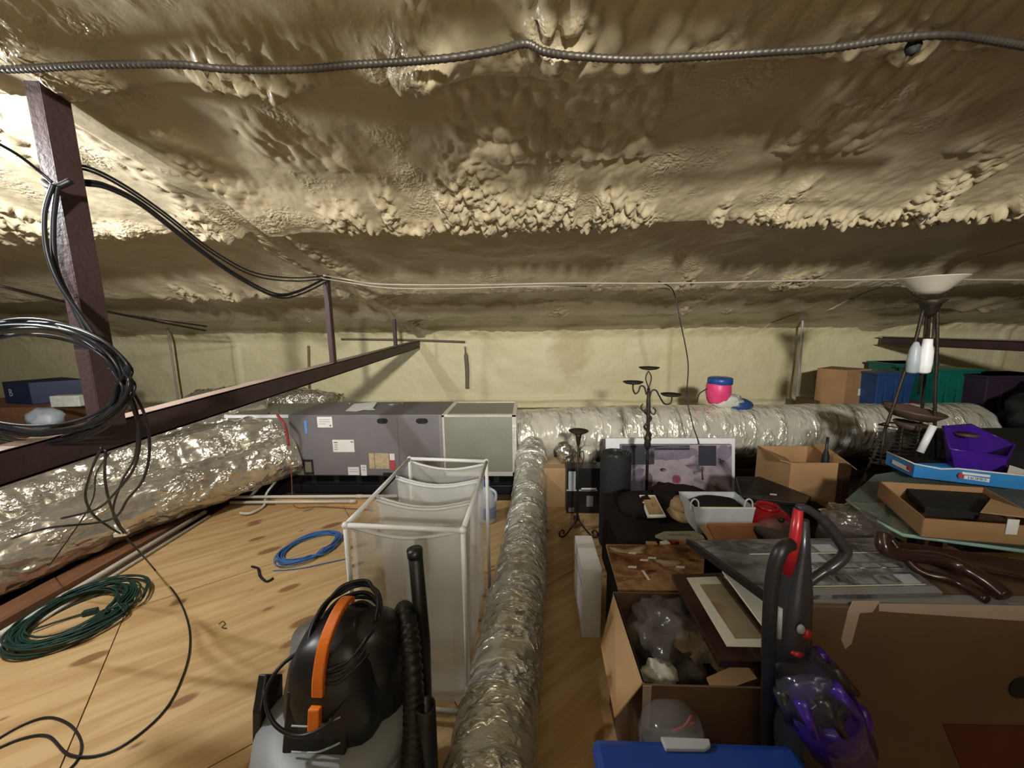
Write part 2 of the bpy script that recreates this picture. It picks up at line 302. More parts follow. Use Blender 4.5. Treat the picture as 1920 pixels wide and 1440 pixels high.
# ------------------------------------------------------------------ numpy noise
_rs = np.random.RandomState(5); _T = _rs.rand(256, 256)
def vnoise(x, y):
    xi = np.floor(x).astype(int); yi = np.floor(y).astype(int); xf = x-xi; yf = y-yi
    u = xf*xf*(3-2*xf); v = yf*yf*(3-2*yf); g = lambda a, b: _T[a & 255, b & 255]
    return (g(xi, yi)*(1-u)+g(xi+1, yi)*u)*(1-v)+(g(xi, yi+1)*(1-u)+g(xi+1, yi+1)*u)*v-.5
def fbm(x, y, o=4): return sum(vnoise(x*2**k+17*k, y*2**k+31*k)/2**k for k in range(o))
_J = _rs.rand(256, 256, 3)
def bumps(x, y):        # rounded popcorn bumps 0..1
    xi = np.floor(x).astype(int); yi = np.floor(y).astype(int); best = np.zeros_like(x)
    for a in (-1, 0, 1):
        for b in (-1, 0, 1):
            j = _J[(xi+a) & 255, (yi+b) & 255]; dx = xi+a+j[..., 0]-x; dy = yi+b+j[..., 1]-y
            rr = .35+.55*j[..., 2]; h = np.sqrt(np.clip(1-(dx*dx+dy*dy)/rr**2, 0, 1))*rr
            best = np.maximum(best, h)
    return best
sst = lambda a, b, x: (lambda t: t*t*(3-2*t))(np.clip((x-a)/(b-a), 0, 1))
def grid_obj(name, X, Y, Z, mt, kind='structure', flip=False):
    ny, nx = X.shape; co = np.stack([X, Y, Z], -1).reshape(-1, 3).astype(np.float32)
    i = np.arange(ny-1)[:, None]*nx+np.arange(nx-1)[None]; q = np.stack([i, i+1, i+nx+1, i+nx], -1).reshape(-1, 4)
    if flip: q = q[:, ::-1]
    me = bpy.data.meshes.new(name); me.vertices.add(len(co)); me.vertices.foreach_set('co', co.ravel())
    me.loops.add(q.size); me.loops.foreach_set('vertex_index', q.ravel().astype(np.int32))
    me.polygons.add(len(q)); me.polygons.foreach_set('loop_start', np.arange(0, q.size, 4, dtype=np.int32)); me.polygons.foreach_set('use_smooth', np.ones(len(q), dtype=bool))
    me.update(calc_edges=True); me.materials.append(M[mt]); o = bpy.data.objects.new(name, me); COL.objects.link(o); o['kind'] = kind; ORG[o.name] = V((0, 0, 0)); return o

# ------------------------------------------------------------------ the room
WY, WX, BY = 5.25, 8.3, -3.6
PUR = [-2.4, -1.5, -.6, .32, 1.22, 2.12, 3.28, 4.18]
xs = np.concatenate([np.arange(-WX, -3, .035), np.arange(-3, -1.6, .0125), np.arange(-1.6, 2.0, .0085), np.arange(2.0, 3.2, .0125), np.arange(3.2, WX+.03, .035)])
ys = np.concatenate([np.arange(BY, .6, .06), np.arange(.6, 1.5, .011), np.arange(1.5, 2.18, .0085), np.arange(2.18, WY+.02, .014)])
X, Y = np.meshgrid(xs, ys)
D = .03*fbm(X*.9, Y*1.2)+.014*fbm(X*4, Y*3+9)
for i, yk in enumerate(PUR):
    yk2 = yk+.035*vnoise(X*1.6+5*i, X*0+i*3.3)*2
    s = yk2-Y; bw = .62 if i != 4 else .42
    near = sst(bw, 0, s)*(s > 0); A = [.08, .08, .08, .19, .045, .07, .075, .07][i]  # unseen crest above the frame is deepened to shade the near ceiling
    crest = np.where(s > 0, near**1.6, sst(-.055, 0, s)*.85)
    D += A*crest
    streak = np.clip(.45+1.9*vnoise(X*6.5+fbm(X*2, Y*2)*.8+i*7, Y*.5+i*5), 0, 1.2)
    if i in (5, 6):
        wx = X+.05*fbm(X*3, Y*2)
        row = sst(-.10, .12, vnoise(wx*10+i*7, Y*.9+i*5))
        reach = .14+.62*np.clip(.5+1.3*vnoise(X*3.1+i*2, Y*0+i), 0, 1)*(1 if i == 5 else .6)
        streak = row*sst(reach, reach*.35, s)+np.clip(.75+1.5*vnoise(X*2.3+i, Y*0+i*2), 0, 1)*sst(.14, .03, s); streak = np.clip(streak, 0, 1)
    lump = .75*bumps(X*30+vnoise(X*5, Y*5)*2, Y*21+i*11+vnoise(X*6, Y*6+4)*2)+.45*bumps(X*52, Y*44+i)+.5*bumps(X*14+3, Y*9+i)*(vnoise(X*7, Y*7+3) > .12)
    amt = np.where(s > 0, (sst(bw*(.75+.5*vnoise(X*5+i*3, Y*0+2)*2), .02, s) if i not in (5, 6) else sst(.8, .1, s)), sst(-.03, 0, s))
    patch = sst(-.28, .22, fbm(X*1.1+i*9, Y*1.3+i*4, 2))
    D += .045*[.5, .5, .5, .6, .6, 1.25, .9, .6][i]*amt*lump*(.10+.9*streak**2*1.35)*((.25+.75*patch) if i != 5 else (.55+.45*patch))
# scattered drips high up
D += .022*bumps(X*24, Y*14+50)*sst(.10, .3, fbm(X*2.6+3, Y*2+8, 2))*(Y < 1.7)
D += .055*np.exp(-(((X-.08)/.09)**2+((Y-1.10)/.11)**2))*(.6+1.3*bumps(X*26, Y*22)) + .03*np.exp(-(((X+.27)/.12)**2+((Y-1.17)/.06)**2))*(1+bumps(X*20, Y*20))
# foam covered rafters of the two trusses
for bx_, hh in ((-1.5, .06), (4.7, .06)):
    wob = .03*fbm(Y*1.5, X*0+2); ax = np.abs(X-bx_-wob*.4)
    ramp = sst(.085, .05, ax)
    side = sst(.30, .08, ax)*(1-ramp)
    D = D*(1-ramp)+ramp*(hh+.015*fbm(X*3, Y*3))+side*(.03+.035*bumps(X*22+3, Y*20)*np.clip(.4+fbm(X*2, Y*3)*2, 0, 1))
Z = CZ-CS*Y-np.clip(D, -.03, .4)
Z = np.where(Y > 5.0, Z-.05*sst(5.0, 5.25, Y), Z)
grid_obj('ceiling', X, Y, Z, 'foam', flip=True)
# back wall of foam between studs
xs2 = np.arange(-WX-.02, WX+.04, .025); zs2 = np.arange(-.05, 1.62, .02); X2, Z2 = np.meshgrid(xs2, zs2)
Dw = .035*fbm(X2*.8, Z2*1.2)+.012*fbm(X2*5, Z2*6+3)
Dw += .03*sst(.06, .0, np.abs(Z2-.48-.02*vnoise(X2*2, Z2*0)))          # lumpy lower ledge
Dw += .06*sst(1.33, 1.52, Z2)*(1+.8*bumps(X2*12, Z2*16))
for sx in (-6.6, -4.25, 1.95, 3.72, 6.4):
    Dw += .022*sst(.07, .03, np.abs(X2-sx-.01*vnoise(Z2*6, Z2)))
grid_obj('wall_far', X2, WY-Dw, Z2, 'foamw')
def wallbox(name, a, b, mt): return obj(name, mm(B(), a, b), mt, kind='structure')
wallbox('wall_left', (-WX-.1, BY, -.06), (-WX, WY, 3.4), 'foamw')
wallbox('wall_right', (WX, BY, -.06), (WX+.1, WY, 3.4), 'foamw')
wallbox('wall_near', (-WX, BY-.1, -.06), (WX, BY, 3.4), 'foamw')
floor = wallbox('floor', (-WX, BY, -.10), (WX, WY, -.022), 'sub')
wallbox('trim_ledge', (-WX, 4.05, -.022), (WX, WY, .36), 'deck')
# plywood sheets laid at an angle, clipped to the decked part of the floor
def clip(poly, f):
    out = []
    for i in range(len(poly)):
        a, b = poly[i-1], poly[i]; fa, fb = f(a), f(b)
        if fa >= 0: out.append(a)
        if (fa >= 0) != (fb >= 0): out.append(a+(b-a)*(fa/(fa-fb)))
    return out
GA = R(38); ca, sa = math.cos(GA), math.sin(GA)
for i in range(-5, 6):
    for j in range(-8, 8):
        x0 = (i+(.5 if j % 2 else 0))*2.44+.55; y0 = j*1.22+.28; g = .0025
        q = [V((x0+g, y0+g)), V((x0+2.44-g, y0+g)), V((x0+2.44-g, y0+1.22-g)), V((x0+g, y0+1.22-g))]
        q = [V((p.x*ca-p.y*sa, p.x*sa+p.y*ca)) for p in q]
        for f in (lambda p: p.x+2.62, lambda p: 6.5-p.x, lambda p: p.y+1.6, lambda p: 3.06-p.y): q = clip(q, f) if q else q
        if len(q) < 3: continue
        ar = abs(sum(q[k-1].x*q[k].y-q[k].x*q[k-1].y for k in range(len(q))))/2
        if ar < .01: continue
        loc = [V((p.x*ca+p.y*sa, -p.x*sa+p.y*ca, 0)) for p in q]
        bm = slab(B(), loc, .02, (0, 0, -1)); bmesh.ops.recalc_face_normals(bm, faces=bm.faces)
        me = bpy.data.meshes.new('plywood_sheet'); bm.to_mesh(me); bm.free(); me.materials.append(M['ply'])
        o = bpy.data.objects.new('plywood_sheet', me); COL.objects.link(o); o.rotation_euler = (0, 0, GA); o.parent = floor
# dark framed edge in the foam of the far wall
t = thing('trim_1', None, None, (-1.4, 5.14, .5), kind='structure')
def wp(px, py, y=5.19): return P(px, py, y=y)
a, b = wp(640, 636), wp(872, 641); obj('edge_strip', tube(B(), spline([a, (a+b)/2+V((0, 0, .01)), b], 6), .014, 8), 'dgap', t, True)
a, b = wp(872, 650), wp(876, 728); obj('edge_strip', tube(B(), spline([a, (a+b)/2+V((.012, 0, 0)), b], 6), [.012]*3+[.03]*6+[.028]*4, 8), 'dgap', t, True)
a, b = wp(578, 648), wp(580, 750); obj('edge_strip', tube(B(), [a, b], .014, 8), 'deck', t, True)

# ------------------------------------------------------------------ trusses: bottom chord, posts
def chord(name, label, x, pts_y, zt, w_, h_):
    t = thing(name, label, 'beam', (x, pts_y[0], zt[0]-h_))
    (y0, y1), (z0, z1) = pts_y, zt
    bm = B()
    def prism(bm, xa, xb, za, zb):
        v = [bm.verts.new((xx, yy, zz)) for yy, dz in ((y0, z0), (y1, z1)) for xx, zz in ((xa, dz+za), (xb, dz+za), (xb, dz+zb), (xa, dz+zb))]
        for f in ((0, 1, 2, 3), (7, 6, 5, 4), (0, 4, 5, 1), (1, 5, 6, 2), (2, 6, 7, 3), (3, 7, 4, 0)): bm.faces.new([v[k] for k in f])
    prism(bm, x-.004, x+.004, -h_, 0); obj('web', bm, 'red_iron', t)
    bm = B(); prism(bm, x-w_, x+.004, -.006, .002); obj('top_flange', bm, 'irontop', t, label='pale pinkish top flange')  # upper flange gets a paler colour than the web
    bm = B(); prism(bm, x-w_, x+.004, -h_-.002, -h_+.006); obj('bottom_flange', bm, 'red_iron', t)
    return t
chord('steel_beam', 'long red-brown steel beam crossing the left half at eye height', -1.5, (5.12, -1.4), (1.345, 1.075), .07, .098)
chord('steel_beam', 'dark red steel beam behind the floor lamp at far right', 4.7, (5.12, -1.4), (1.33, 1.30), .06, .10)
def post(label, y, zb, zt, w_=.045, dp=.06):
    t = thing('steel_post', label, 'post', (-1.47, y, zb)); x = -1.455 if y < 2 else -1.5
    obj('front_face', mm(B(), (x-w_, y, zb), (x, y+.005, zt)), 'red_iron', t)
    obj('side_face', mm(B(), (x-.001, y, zb), (x+.004, y+dp, zt)), 'red_iron', t)
    return t
post('thick steel post at far left wrapped with black cables', 1.17, 1.175, 2.33, .045, .075)
post('second steel post, slim, standing mid-beam under hanging cables', 2.80, 1.25, 1.90, .03, .045)
post('shortest steel post near the far end of the beam', 4.2, 1.30, 1.62, .03, .04)
# thin rods and hangers
def rod(name, label, cat, pts, r, mt, n=6, seg=6, **k): return obj(name, tube(B(), spline(pts, n), r, seg), mt, None, True, label=label, cat=cat, **k)
rod('conduit', 'thin pale conduit standing against the far wall left of the posts', 'conduit', [P(303, 536, y=4.95), P(318, 640, y=5.02), P(337, 765, y=5.02)], .013, 'cablew')
rod('conduit', 'thin white conduit on the far wall beside the cardboard box', 'conduit', [P(1505, 600, y=4.95), P(1503, 640, y=5.0), P(1493, 768, y=4.9)], .013, 'pvcg')
rod('sloping_rod', 'black sloping rod above left duct, passing behind the thick post', 'rod', [P(0, 536, y=2.3), P(205, 585, y=3.1), P(385, 620, y=4.1)], .010, 'iron')
rod('sloping_rod', 'short dark rod under the ceiling just above the longer black one', 'rod', [P(230, 590, y=3.6), P(388, 612, y=4.1)], .009, 'iron')
# armoured conduit along the ceiling
pts = [(-30, 128, .09), (20, 130, .09), (180, 122, .10), (330, 121, .11), (430, 130, .11), (560, 130, .11), (660, 122, .11), (760, 116, .11), (850, 108, .11), (930, 95, .11), (985, 82, .12), (1020, 97, .13), (1075, 105, .12), (1180, 111, .12), (1300, 107, .11), (1440, 98, .11), (1560, 90, .11), (1680, 72, .10), (1780, 66, .10), (1860, 76, .10), (1960, 94, .10)]
cp = spline([Pc(a, b, o) for a, b, o in pts], 16)
fine = []
for a, b in zip(cp, cp[1:]):
    n = max(1, int((b-a).length/.004)); fine += [a.lerp(b, k/n) for k in range(n)]
obj('armoured_cable', tube(B(), fine, .0095, 8, rf=lambda i, an, r: r*(1.10 if i % 3 == 0 else .93)), 'conduit', None, True, label='grey ribbed armoured cable strung across the top ceiling foam', cat='cable')
obj('bracket', blob(Pc(1712, 88, .10), (.016, .016, .02), 1, .3), 'blackm', None, True, label='small dark lump hanging below the armoured cable at right', cat='bracket')
# cable bundles post to post, then along the ceiling
b0, b1 = (135, 340), (600, 525)
def hang(pxs, name, label, r, mt='cable', grp=None):
    return obj(name, tube(B(), spline(pxs, 8), r, 8), mt, None, True, label=label, cat='cable', group=grp)
def yl(px): return 1.2+(px-120)/(612-120)*1.58
SL = ['topmost', 'lowest', 'middle']
for k, (dy, dx) in enumerate(((0, 0), (7, 3), (3, -3))):
    hang([P(118, 330+dy, y=1.24)]+[P(px+dx, py+dy, y=1.24+1.56*((px-118)/494)**1.6) for px, py in ((150, 338), (200, 347), (270, 384), (360, 455), (440, 512), (515, 550), (560, 545), (612, 520))], 'hanging_cable', SL[k]+' strand of the lower cable bundle swagged between two posts', .006, grp='swagged lower cables')
for k, dy in enumerate((0, 6)):
    hang([P(118, 318+dy, y=1.24)]+[P(px, py+dy, y=1.24+1.56*((px-118)/494)**1.6) for px, py in ((160, 312), (230, 345), (310, 400), (400, 470), (480, 512), (560, 521), (620, 515))], 'hanging_cable', ('higher' if k == 0 else 'lower')+' strand of the thin upper cable pair swagged between posts', .0045, grp='swagged upper cables')
hang([P(-30, 255, y=1.0), P(30, 288, y=1.08), P(70, 318, y=1.13), P(98, 342, y=1.15)], 'hanging_cable', 'single thin black cable entering at left edge to the thick post', .004)
hang([P(100, 345, y=1.13), P(84, 400, y=1.12), P(88, 470, y=1.12), P(110, 530, y=1.12), P(150, 590, y=1.12), P(185, 640, y=1.12)], 'hanging_cable', 'black cable bowing out left of the thick post', .006)
hang([P(108, 348, y=1.14), P(100, 420, y=1.14), P(105, 500, y=1.14), P(135, 570, y=1.13), P(170, 640, y=1.12)], 'hanging_cable', 'black cable running down the face of the thick post', .007)
obj('cable_tie', tube(B(), spline([P(80, 340, y=1.155), P(100, 352, y=1.14), P(135, 338, y=1.16)], 4), .009, 6), 'cable', None, True, label='black tie wrapped round the thick post where cables meet', cat='tie')
hang([P(606, 516, y=2.76), P(650, 524, y=2.9), Pc(720, 533, .13), Pc(900, 534, .13), Pc(1060, 531, .13), Pc(1250, 531, .13), Pc(1450, 527, .13), Pc(1700, 524, .13), Pc(1930, 525, .13)], 'ceiling_cable', 'thin pale cable running along the lit ceiling ridge', .006, 'cablew')
hang([P(604, 522, y=2.76), P(655, 530, y=2.9), Pc(730, 540, .14), Pc(850, 541, .14), Pc(1000, 537, .14), Pc(1100, 537, .12)], 'ceiling_cable', 'darker cable just below the pale one on the ceiling ridge', .005, 'cablew')
hang([Pc(1235, 528, .12), P(1262, 545, y=3.2), P(1275, 600, y=3.2), P(1290, 680, y=3.2), P(1288, 745, y=3.2), P(1300, 800, y=3.1), P(1312, 838, y=3.0), P(1318, 900, y=2.9)], 'dangling_wire', 'thin black wire dangling from the ceiling in front of trunk duct', .005, 'cable')
# coil of black cable hanging on the beam
t = thing('cable_coil', 'large coil of black cable hanging on the beam by the post', 'cable', P(90, 800, y=1.02))
rr = random.Random(3); bm = B(); N_ = 15
cpt = []
for k in range(N_):
    cx = 62+rr.uniform(-12, 10); cy = 712+rr.uniform(-8, 8); ax = 172+rr.uniform(-22, 14); ay = 103+rr.uniform(-16, 12); yy = 1.04+rr.uniform(-.025, .03)
    for s in range(30):
        an = 2*math.pi*s/30; cpt.append(P(cx+ax*math.cos(an), cy+ay*math.sin(an)+.10*ax*math.cos(an)*.4, y=yy+.03*math.sin(an*2+k)))
obj('loops', tube(bm, spline(cpt, 3), .0042, 7), 'cable', t, True)
def dn(pxs, y0, y1, r=.0042, name='strand'):
    n = len(pxs)-1; obj(name, tube(B(), spline([P(a, b, y=y0+(y1-y0)*i/n) for i, (a, b) in enumerate(pxs)], 8), r, 7), 'cable', t, True)
dn([(205, 690), (238, 730), (256, 770), (262, 830), (250, 880), (215, 925), (180, 955), (115, 972)], 1.04, 1.25)
dn([(215, 690), (250, 735), (275, 790), (280, 850), (268, 900), (240, 935), (205, 975), (90, 990), (22, 1010)], 1.04, 1.3)
dn([(190, 840), (172, 880), (160, 930), (175, 965), (205, 988), (225, 1000)], 1.1, 1.5)
dn([(198, 845), (197, 900), (208, 950), (225, 985), (237, 1000)], 1.1, 1.5)
dn([(205, 850), (180, 890), (168, 950), (100, 1050), (90, 1060)], 1.1, 1.9, .003)
dn([(240, 740), (258, 800), (252, 860), (230, 900), (212, 960), (232, 1000)], 1.04, 1.5)
c = P(228, 1000, y=1.62)
t = thing('cable_splitter', 'small silver cable splitter at left hanging over the pipe', 'splitter', c)
obj('body', box(B(), c, (.05, .03, .022), .4), 'tape', t, bev=.003)
for dx in (-.015, .015): obj('connector', tube(B(), [c+V((dx, 0, .01)), c+V((dx-.012, 0, .045))], .005, 8), 'tape', t, True)
fl = lambda *q: [P(a, b, z=.006) for a, b in q]
hang([P(236, 1008, y=1.62), P(262, 1035, y=1.75)]+fl((290, 1068), (330, 1115), (352, 1165), (356, 1215), (342, 1270), (310, 1330), (250, 1385), (190, 1415), (130, 1415), (90, 1380), (40, 1385), (-20, 1410)), 'floor_cable', 'black cable curving across the plywood from the splitter', .0042)
hang(fl((-20, 1395), (40, 1360), (90, 1345), (130, 1358), (152, 1390), (145, 1425), (110, 1460)), 'floor_cable', 'looped end of thin black cable at bottom left corner', .004)

# ------------------------------------------------------------------ air handler
yF, yB = 3.2, 3.8
aL, aR = P(545, 830, y=yF).x, P(829, 830, y=yF).x; zT, zB = P(690, 778, y=yF).z, P(690, 892, y=yF).z
zmid = lambda px, py: P(px, py, y=yF)
t = thing('air_handler', 'long grey metal air handler cabinet with paper labels', 'air conditioner', ((aL+aR)/2, 3.5, zB))
xm = P(748, 830, y=yF).x
obj('cabinet', mm(B(), (aL, yF, zB), (aR, yB, zT)), 'ac', t, bev=.006)
obj('access_panel', mm(B(), (xm, yF-.006, zB+.01), (aR-.012, yF+.01, zT-.015)), 'ac', t, bev=.003)
obj('access_panel', mm(B(), (aL+.01, yF-.006, zB+.01), (xm-.004, yF+.01, zT-.015)), 'ac', t, bev=.003)
def front_rect(name, x0, y0, x1, y1, mt, th=.002, label=None, off=.008, yy=None):
    a, b = zmid(x0, y0), zmid(x1, y1); yy = (yF-off) if yy is None else yy
    return obj(name, mm(B(), (a.x, yy-th, b.z), (b.x, yy, a.z)), mt, t, label=label)
for x0, x1 in ((707, 728), (780, 803)):
    a, b = zmid(x0, 784), zmid(x1, 794); bm = B(); bmesh.ops.create_cone(bm, cap_ends=True, segments=20, radius1=.5, radius2=.5, depth=1)
    c = (a+b)/2
    for v in bm.verts: v.co = V((c.x+(v.co.x+(.4 if v.co.x > 0 else -.4 if v.co.x < 0 else 0))*(b.x-a.x)*.55, yF-.008+v.co.z*.006, c.z+v.co.y*.05))
    obj('handle_recess', bm, 'blackm', t)
c = zmid(728, 889); obj('handle_recess', mm(B(), (c.x-.045, yF-.012, c.z-.018), (c.x+.045, yF-.004, c.z+.018)), 'blackm', t, bev=.01)
lb = front_rect('label', 595, 781, 625, 801, 'paper'); front_rect('label', 624, 824, 666, 847, 'paper'); front_rect('label', 692, 849, 731, 878, 'tan'); front_rect('label', 731, 850, 741, 862, 'paper', .003); front_rect('label', 732, 862, 742, 880, 'red', .0025)
front_rect('label', 653, 875, 675, 890, 'paper'); front_rect('label', 677, 871, 689, 891, 'paper'); front_rect('blue_tape', 571, 788, 578, 812, 'bluet')
front_rect('window_frame', 569, 861, 590, 889, 'blackm', .006); front_rect('window_pane', 573, 865, 587, 884, 'dgap', .008, off=.009)
for x0, y0, x1, y1 in ((627, 828, 634, 830), (658, 827, 663, 829), (628, 833, 634, 834), (628, 837, 634, 838), (628, 841, 634, 842), (600, 786, 620, 786.6), (600, 790, 620, 790.6), (600, 794, 612, 794.6), (619, 796, 622, 799), (656, 879, 672, 879.5), (656, 883, 672, 883.5), (680, 875, 686, 876), (680, 880, 686, 881), (703, 849, 703.8, 878), (714, 850, 714.8, 857), (714, 872, 714.8, 878)):
    front_rect('print', x0, y0, x1, y1, 'ink', .0015, off=.0105)
# silver caulked seam to the plenum
obj('corner_flange', mm(B(), (aR-.02, yF-.008, zB), (aR+.004, yF, zT)), 'grey', t)
c = P(672, 760, z=zT+.01)
t2 = thing('paper_sheets', 'loose white folded papers lying on top of air handler', 'paper', c)
q = [P(648, 770, z=zT+.004), P(664, 757, z=zT+.02), P(708, 753, z=zT+.03), P(700, 764, z=zT+.01), P(668, 771, z=zT+.006)]
obj('sheet', slab(B(), q, .002), 'paper', t2); q = [P(672, 768, z=zT+.003), P(690, 758, z=zT+.012), P(703, 768, z=zT+.003)]; obj('sheet', slab(B(), q, .002), 'paper', t2)
for i, (px, py) in enumerate(((655, 756), (734, 758), (754, 755))): obj('paper_scrap', slab(B(), [P(px-2-(4 if i == 1 else 0), py, z=zT+.003), P(px+2+(4 if i == 1 else 0), py-1, z=zT+.003), P(px+1, py+2, z=zT+.003)], .002), 'paper', None, label=['tiny white scrap left of the folded papers', 'white sliver lying right of the folded papers', 'tiny white dot right of the white sliver'][i]+' on air handler', cat='paper')
# drain pan under the air handler
t = thing('drain_pan', 'black plastic pan with ribs under the air handler', 'pan', ((aL+aR)/2, 3.45, 0))
obj('tray', mm(B(), (aL-.02, 3.24, 0.0), (aR+.72, 3.9, .06)), 'blackm', t)
obj('front_rim', mm(B(), (aL-.04, 3.20, .0), (aR+.75, 3.235, .075)), 'black', t, bev=.004)
for k in range(9): x = aL+.1+k*.22; obj('support_block', mm(B(), (x, 3.3, .06), (x+.05, 3.7, zB)), 'blackm', t)
# plenum box with taped edges
pL, pR = aR+.004, P(968, 830, y=yF).x
t = thing('plenum_box', 'square foil-faced plenum box with silver taped edges', 'duct', ((pL+pR)/2, 3.5, zB))
zT2 = zT-.005
obj('duct_board_shell', mm(B(), (pL, yF+.01, zB+.01), (pR, yB, zT2)), 'dboard', t)
w_ = .035
for a, b in (((pL, yF+.004, zT2-w_*.5), (pR, yF+.012, zT2+.002)), ((pL, yF+.004, zB), (pR, yF+.012, zB+w_)), ((pL, yF+.004, zB), (pL+w_*.6, yF+.012, zT2)), ((pR-w_, yF+.004, zB), (pR+.003, yF+.012, zT2)),
             ((pL, yF+.004, zT2), (pR, yF+w_, zT2+.004)), ((pL, yF, zT2), (pL+w_*1.3, yB, zT2+.005)), ((pR-w_*.9, yF, zT2), (pR+.004, yB, zT2+.005)), ((pL, yB-w_, zT2), (pR, yB, zT2+.004))):
    obj('tape_strip', mm(B(), a, b), 'tape', t)
# return box left of it
t = thing('return_box', 'low grey duct-board box joining the foil ducts to air handler', 'duct', (-2.45, 3.5, .2))
rl = P(418, 772, z=zT, ).x
obj('box_shell', mm(B(), (-2.78, yF+.03, .22), (aL-.004, yB, zT-.01)), 'dboard', t); obj('tape_strip', mm(B(), (-2.80, yF+.02, zT-.03), (aL-.004, yF+.035, zT-.002)), 'white', t)
obj('red_tape', tube(B(), spline([P(520, 778, y=3.05), P(535, 800, y=3.02), P(541, 835, y=3.05)], 5), .012, 6), 'red', t, True)

# ------------------------------------------------------------------ flexible and foil ducts
from mathutils import noise as mnoise
def duct(name, label, path, r, mt, seg=72, step=.02, amp=.012, ring=None, sub_r=None, tapes=()):
    pp = spline(path, 24); fine = [pp[0]]; acc = 0
    for a, b in zip(pp, pp[1:]):
        n = max(1, int(round((b-a).length/step))); fine += [a.lerp(b, (k+1)/n) for k in range(n)]
    n = len(fine); base = V(min(fine, key=lambda p: p.z)); t = thing(name, label, 'duct', (fine[n//2].x, fine[n//2].y, fine[n//2].z-r))
    def rf(i, an, rr):
        p = fine[i]; q = V((math.cos(an)*2.2, math.sin(an)*2.2, i*step*9))
        d = mnoise.fractal(q+V((r*40, 0, 0)), 1, 2, 3)*amp - abs(mnoise.noise(q*2.3+V((5, 1, 0))))*amp*1.2
        s_ = i*step; 
        if ring: d -= ring[1]*abs(math.sin(math.pi*s_/ring[0]))**.5*-1 if False else ring[1]*(.5+.5*math.cos(2*math.pi*s_/ring[0]+.8*mnoise.noise(q*.6)))
        return rr+d
    rad = [sub_r(i*1.0/(n-1))*r if sub_r else r for i in range(n)]
    bm = tube(B(), fine, rad, seg, rf=rf); obj('foil_jacket', bm, mt, t, True)
    for s_ in tapes:
        i = int(s_*(n-1)); i = min(max(i, 2), n-4); obj('tape_band', tube(B(), fine[i-1:i+2], r*1.012, 48), 'tape', t, True)
    return t
duct('foil_duct', 'large foil duct nearest the plywood edge at left', [(-2.2, 3.28, .36), (-2.52, 2.95, .30), (-2.86, 2.4, .26), (-3.02, 1.8, .23), (-3.12, 1.0, .22), (-3.15, 0, .22)], .2, 'foil', amp=.02)
duct('foil_duct', 'middle foil duct lying behind the nearest one at left', [(-2.38, 3.4, .52), (-2.85, 3.0, .46), (-3.3, 2.4, .38), (-3.55, 1.6, .34), (-3.7, .6, .33)], .23, 'foil', amp=.022)
duct('foil_duct', 'rear foil duct at left, mostly seen below the beam', [(-2.7, 3.7, .56), (-3.4, 3.2, .46), (-3.95, 2.5, .40), (-4.2, 1.6, .36), (-4.3, .6, .35)], .27, 'foil', amp=.022)
duct('foil_duct', 'shiny foil duct hump behind the beam above return box', [(-3.9, 4.2, .58), (-3.3, 4.15, .64), (-2.75, 4.2, .60), (-2.3, 4.35, .50)], .24, 'foil', amp=.03, step=.03)
zt = P(1200, 762, y=3.66).z; TR = .265
duct('trunk_duct', 'fat foil-wrapped trunk duct running across behind the junk', [(pR-.02, 3.5, zt-TR), (.9, 3.66, zt-TR+.005), (2.0, 3.7, zt-TR), (3.0, 3.72, zt-TR), (4.38, 3.75, zt-TR)], TR, 'foilT', seg=96, step=.02, amp=.007)
t = duct('flexible_duct', 'long silver flexible duct running over the plywood toward the camera', [(.03, 3.34, .40), (.03, 3.16, .33), (.02, 2.95, .22), (.0, 2.6, .160), (-.03, 2.1, .152), (-.07, 1.55, .150), (-.12, 1.0, .150), (-.19, .45, .150), (-.24, .1, .150)], .143, 'foil2', seg=72, step=.0125, amp=.008, ring=(.105, .005), tapes=(.09, .86))
obj('collar', tube(B(), [V((.03, 3.42, .45)), V((.03, 3.28, .385))], .105, 40), 'tape', t, True)

# ------------------------------------------------------------------ pipes and boards on the floor
def pipe(label, a, b, r, mt='pvc', coup=()):
    t = thing('pvc_pipe', label, 'pipe', (V(a)+V(b))/2-V((0, 0, r))); obj('tube', tube(B(), [a, b], r, 12), mt, t, True)
    for k in coup:
        p = V(a).lerp(V(b), k); d = (V(b)-V(a)).normalized()*.025; obj('coupling', tube(B(), [p-d, p+d], r*1.25, 12), mt, t, True)
pipe('white plastic pipe beside brown board at left floor edge', (-2.56, .2, .035), (-2.66, 2.75, .035), .016, coup=(.35, .62))
pipe('thinner white pipe on the plywood beside the thicker left pipe', (-2.515, .2, .014), (-2.60, 2.72, .014), .010)
obj('floor_board', mm(B(), (-2.86, -.2, -.022), (-2.70, 2.7, .05)), 'board', None, label='brown wooden board along the left edge of plywood', cat='board', bev=.004)
obj('floor_board', mm(B(), (P(498, 950, z=.05).x, 2.93, 0), (P(705, 950, z=.05).x, 2.98, .055)), 'ply2', None, label='pale wooden curb board in front of the drain pan', cat='board', bev=.003)
yy = 2.95
pipe('longer white pipe lying on the pale curb board', P(428, 932, y=yy), P(745, 930, y=yy), .013, coup=(.78,))
pipe('shorter capped white pipe lying below the longer one', P(432, 942, y=yy-.03), P(668, 940, y=yy-.03), .012, coup=(.97,))
rod('bent_pipe', 'bent pale flexible pipe from air handler to floor, upper one', 'pipe', [P(548, 881, y=3.18), P(520, 890, y=3.12), P(490, 910, y=3.05), P(470, 930, y=3.0)], .013, 'pvc')
rod('bent_pipe', 'bent pale flexible pipe from air handler curling onto the plywood', 'pipe', [P(548, 883, y=3.16), P(525, 895, y=3.1), P(500, 925, y=3.02), P(495, 948, y=2.9), P(470, 962, z=.02), P(450, 962, z=.02)], .011, 'pvc')
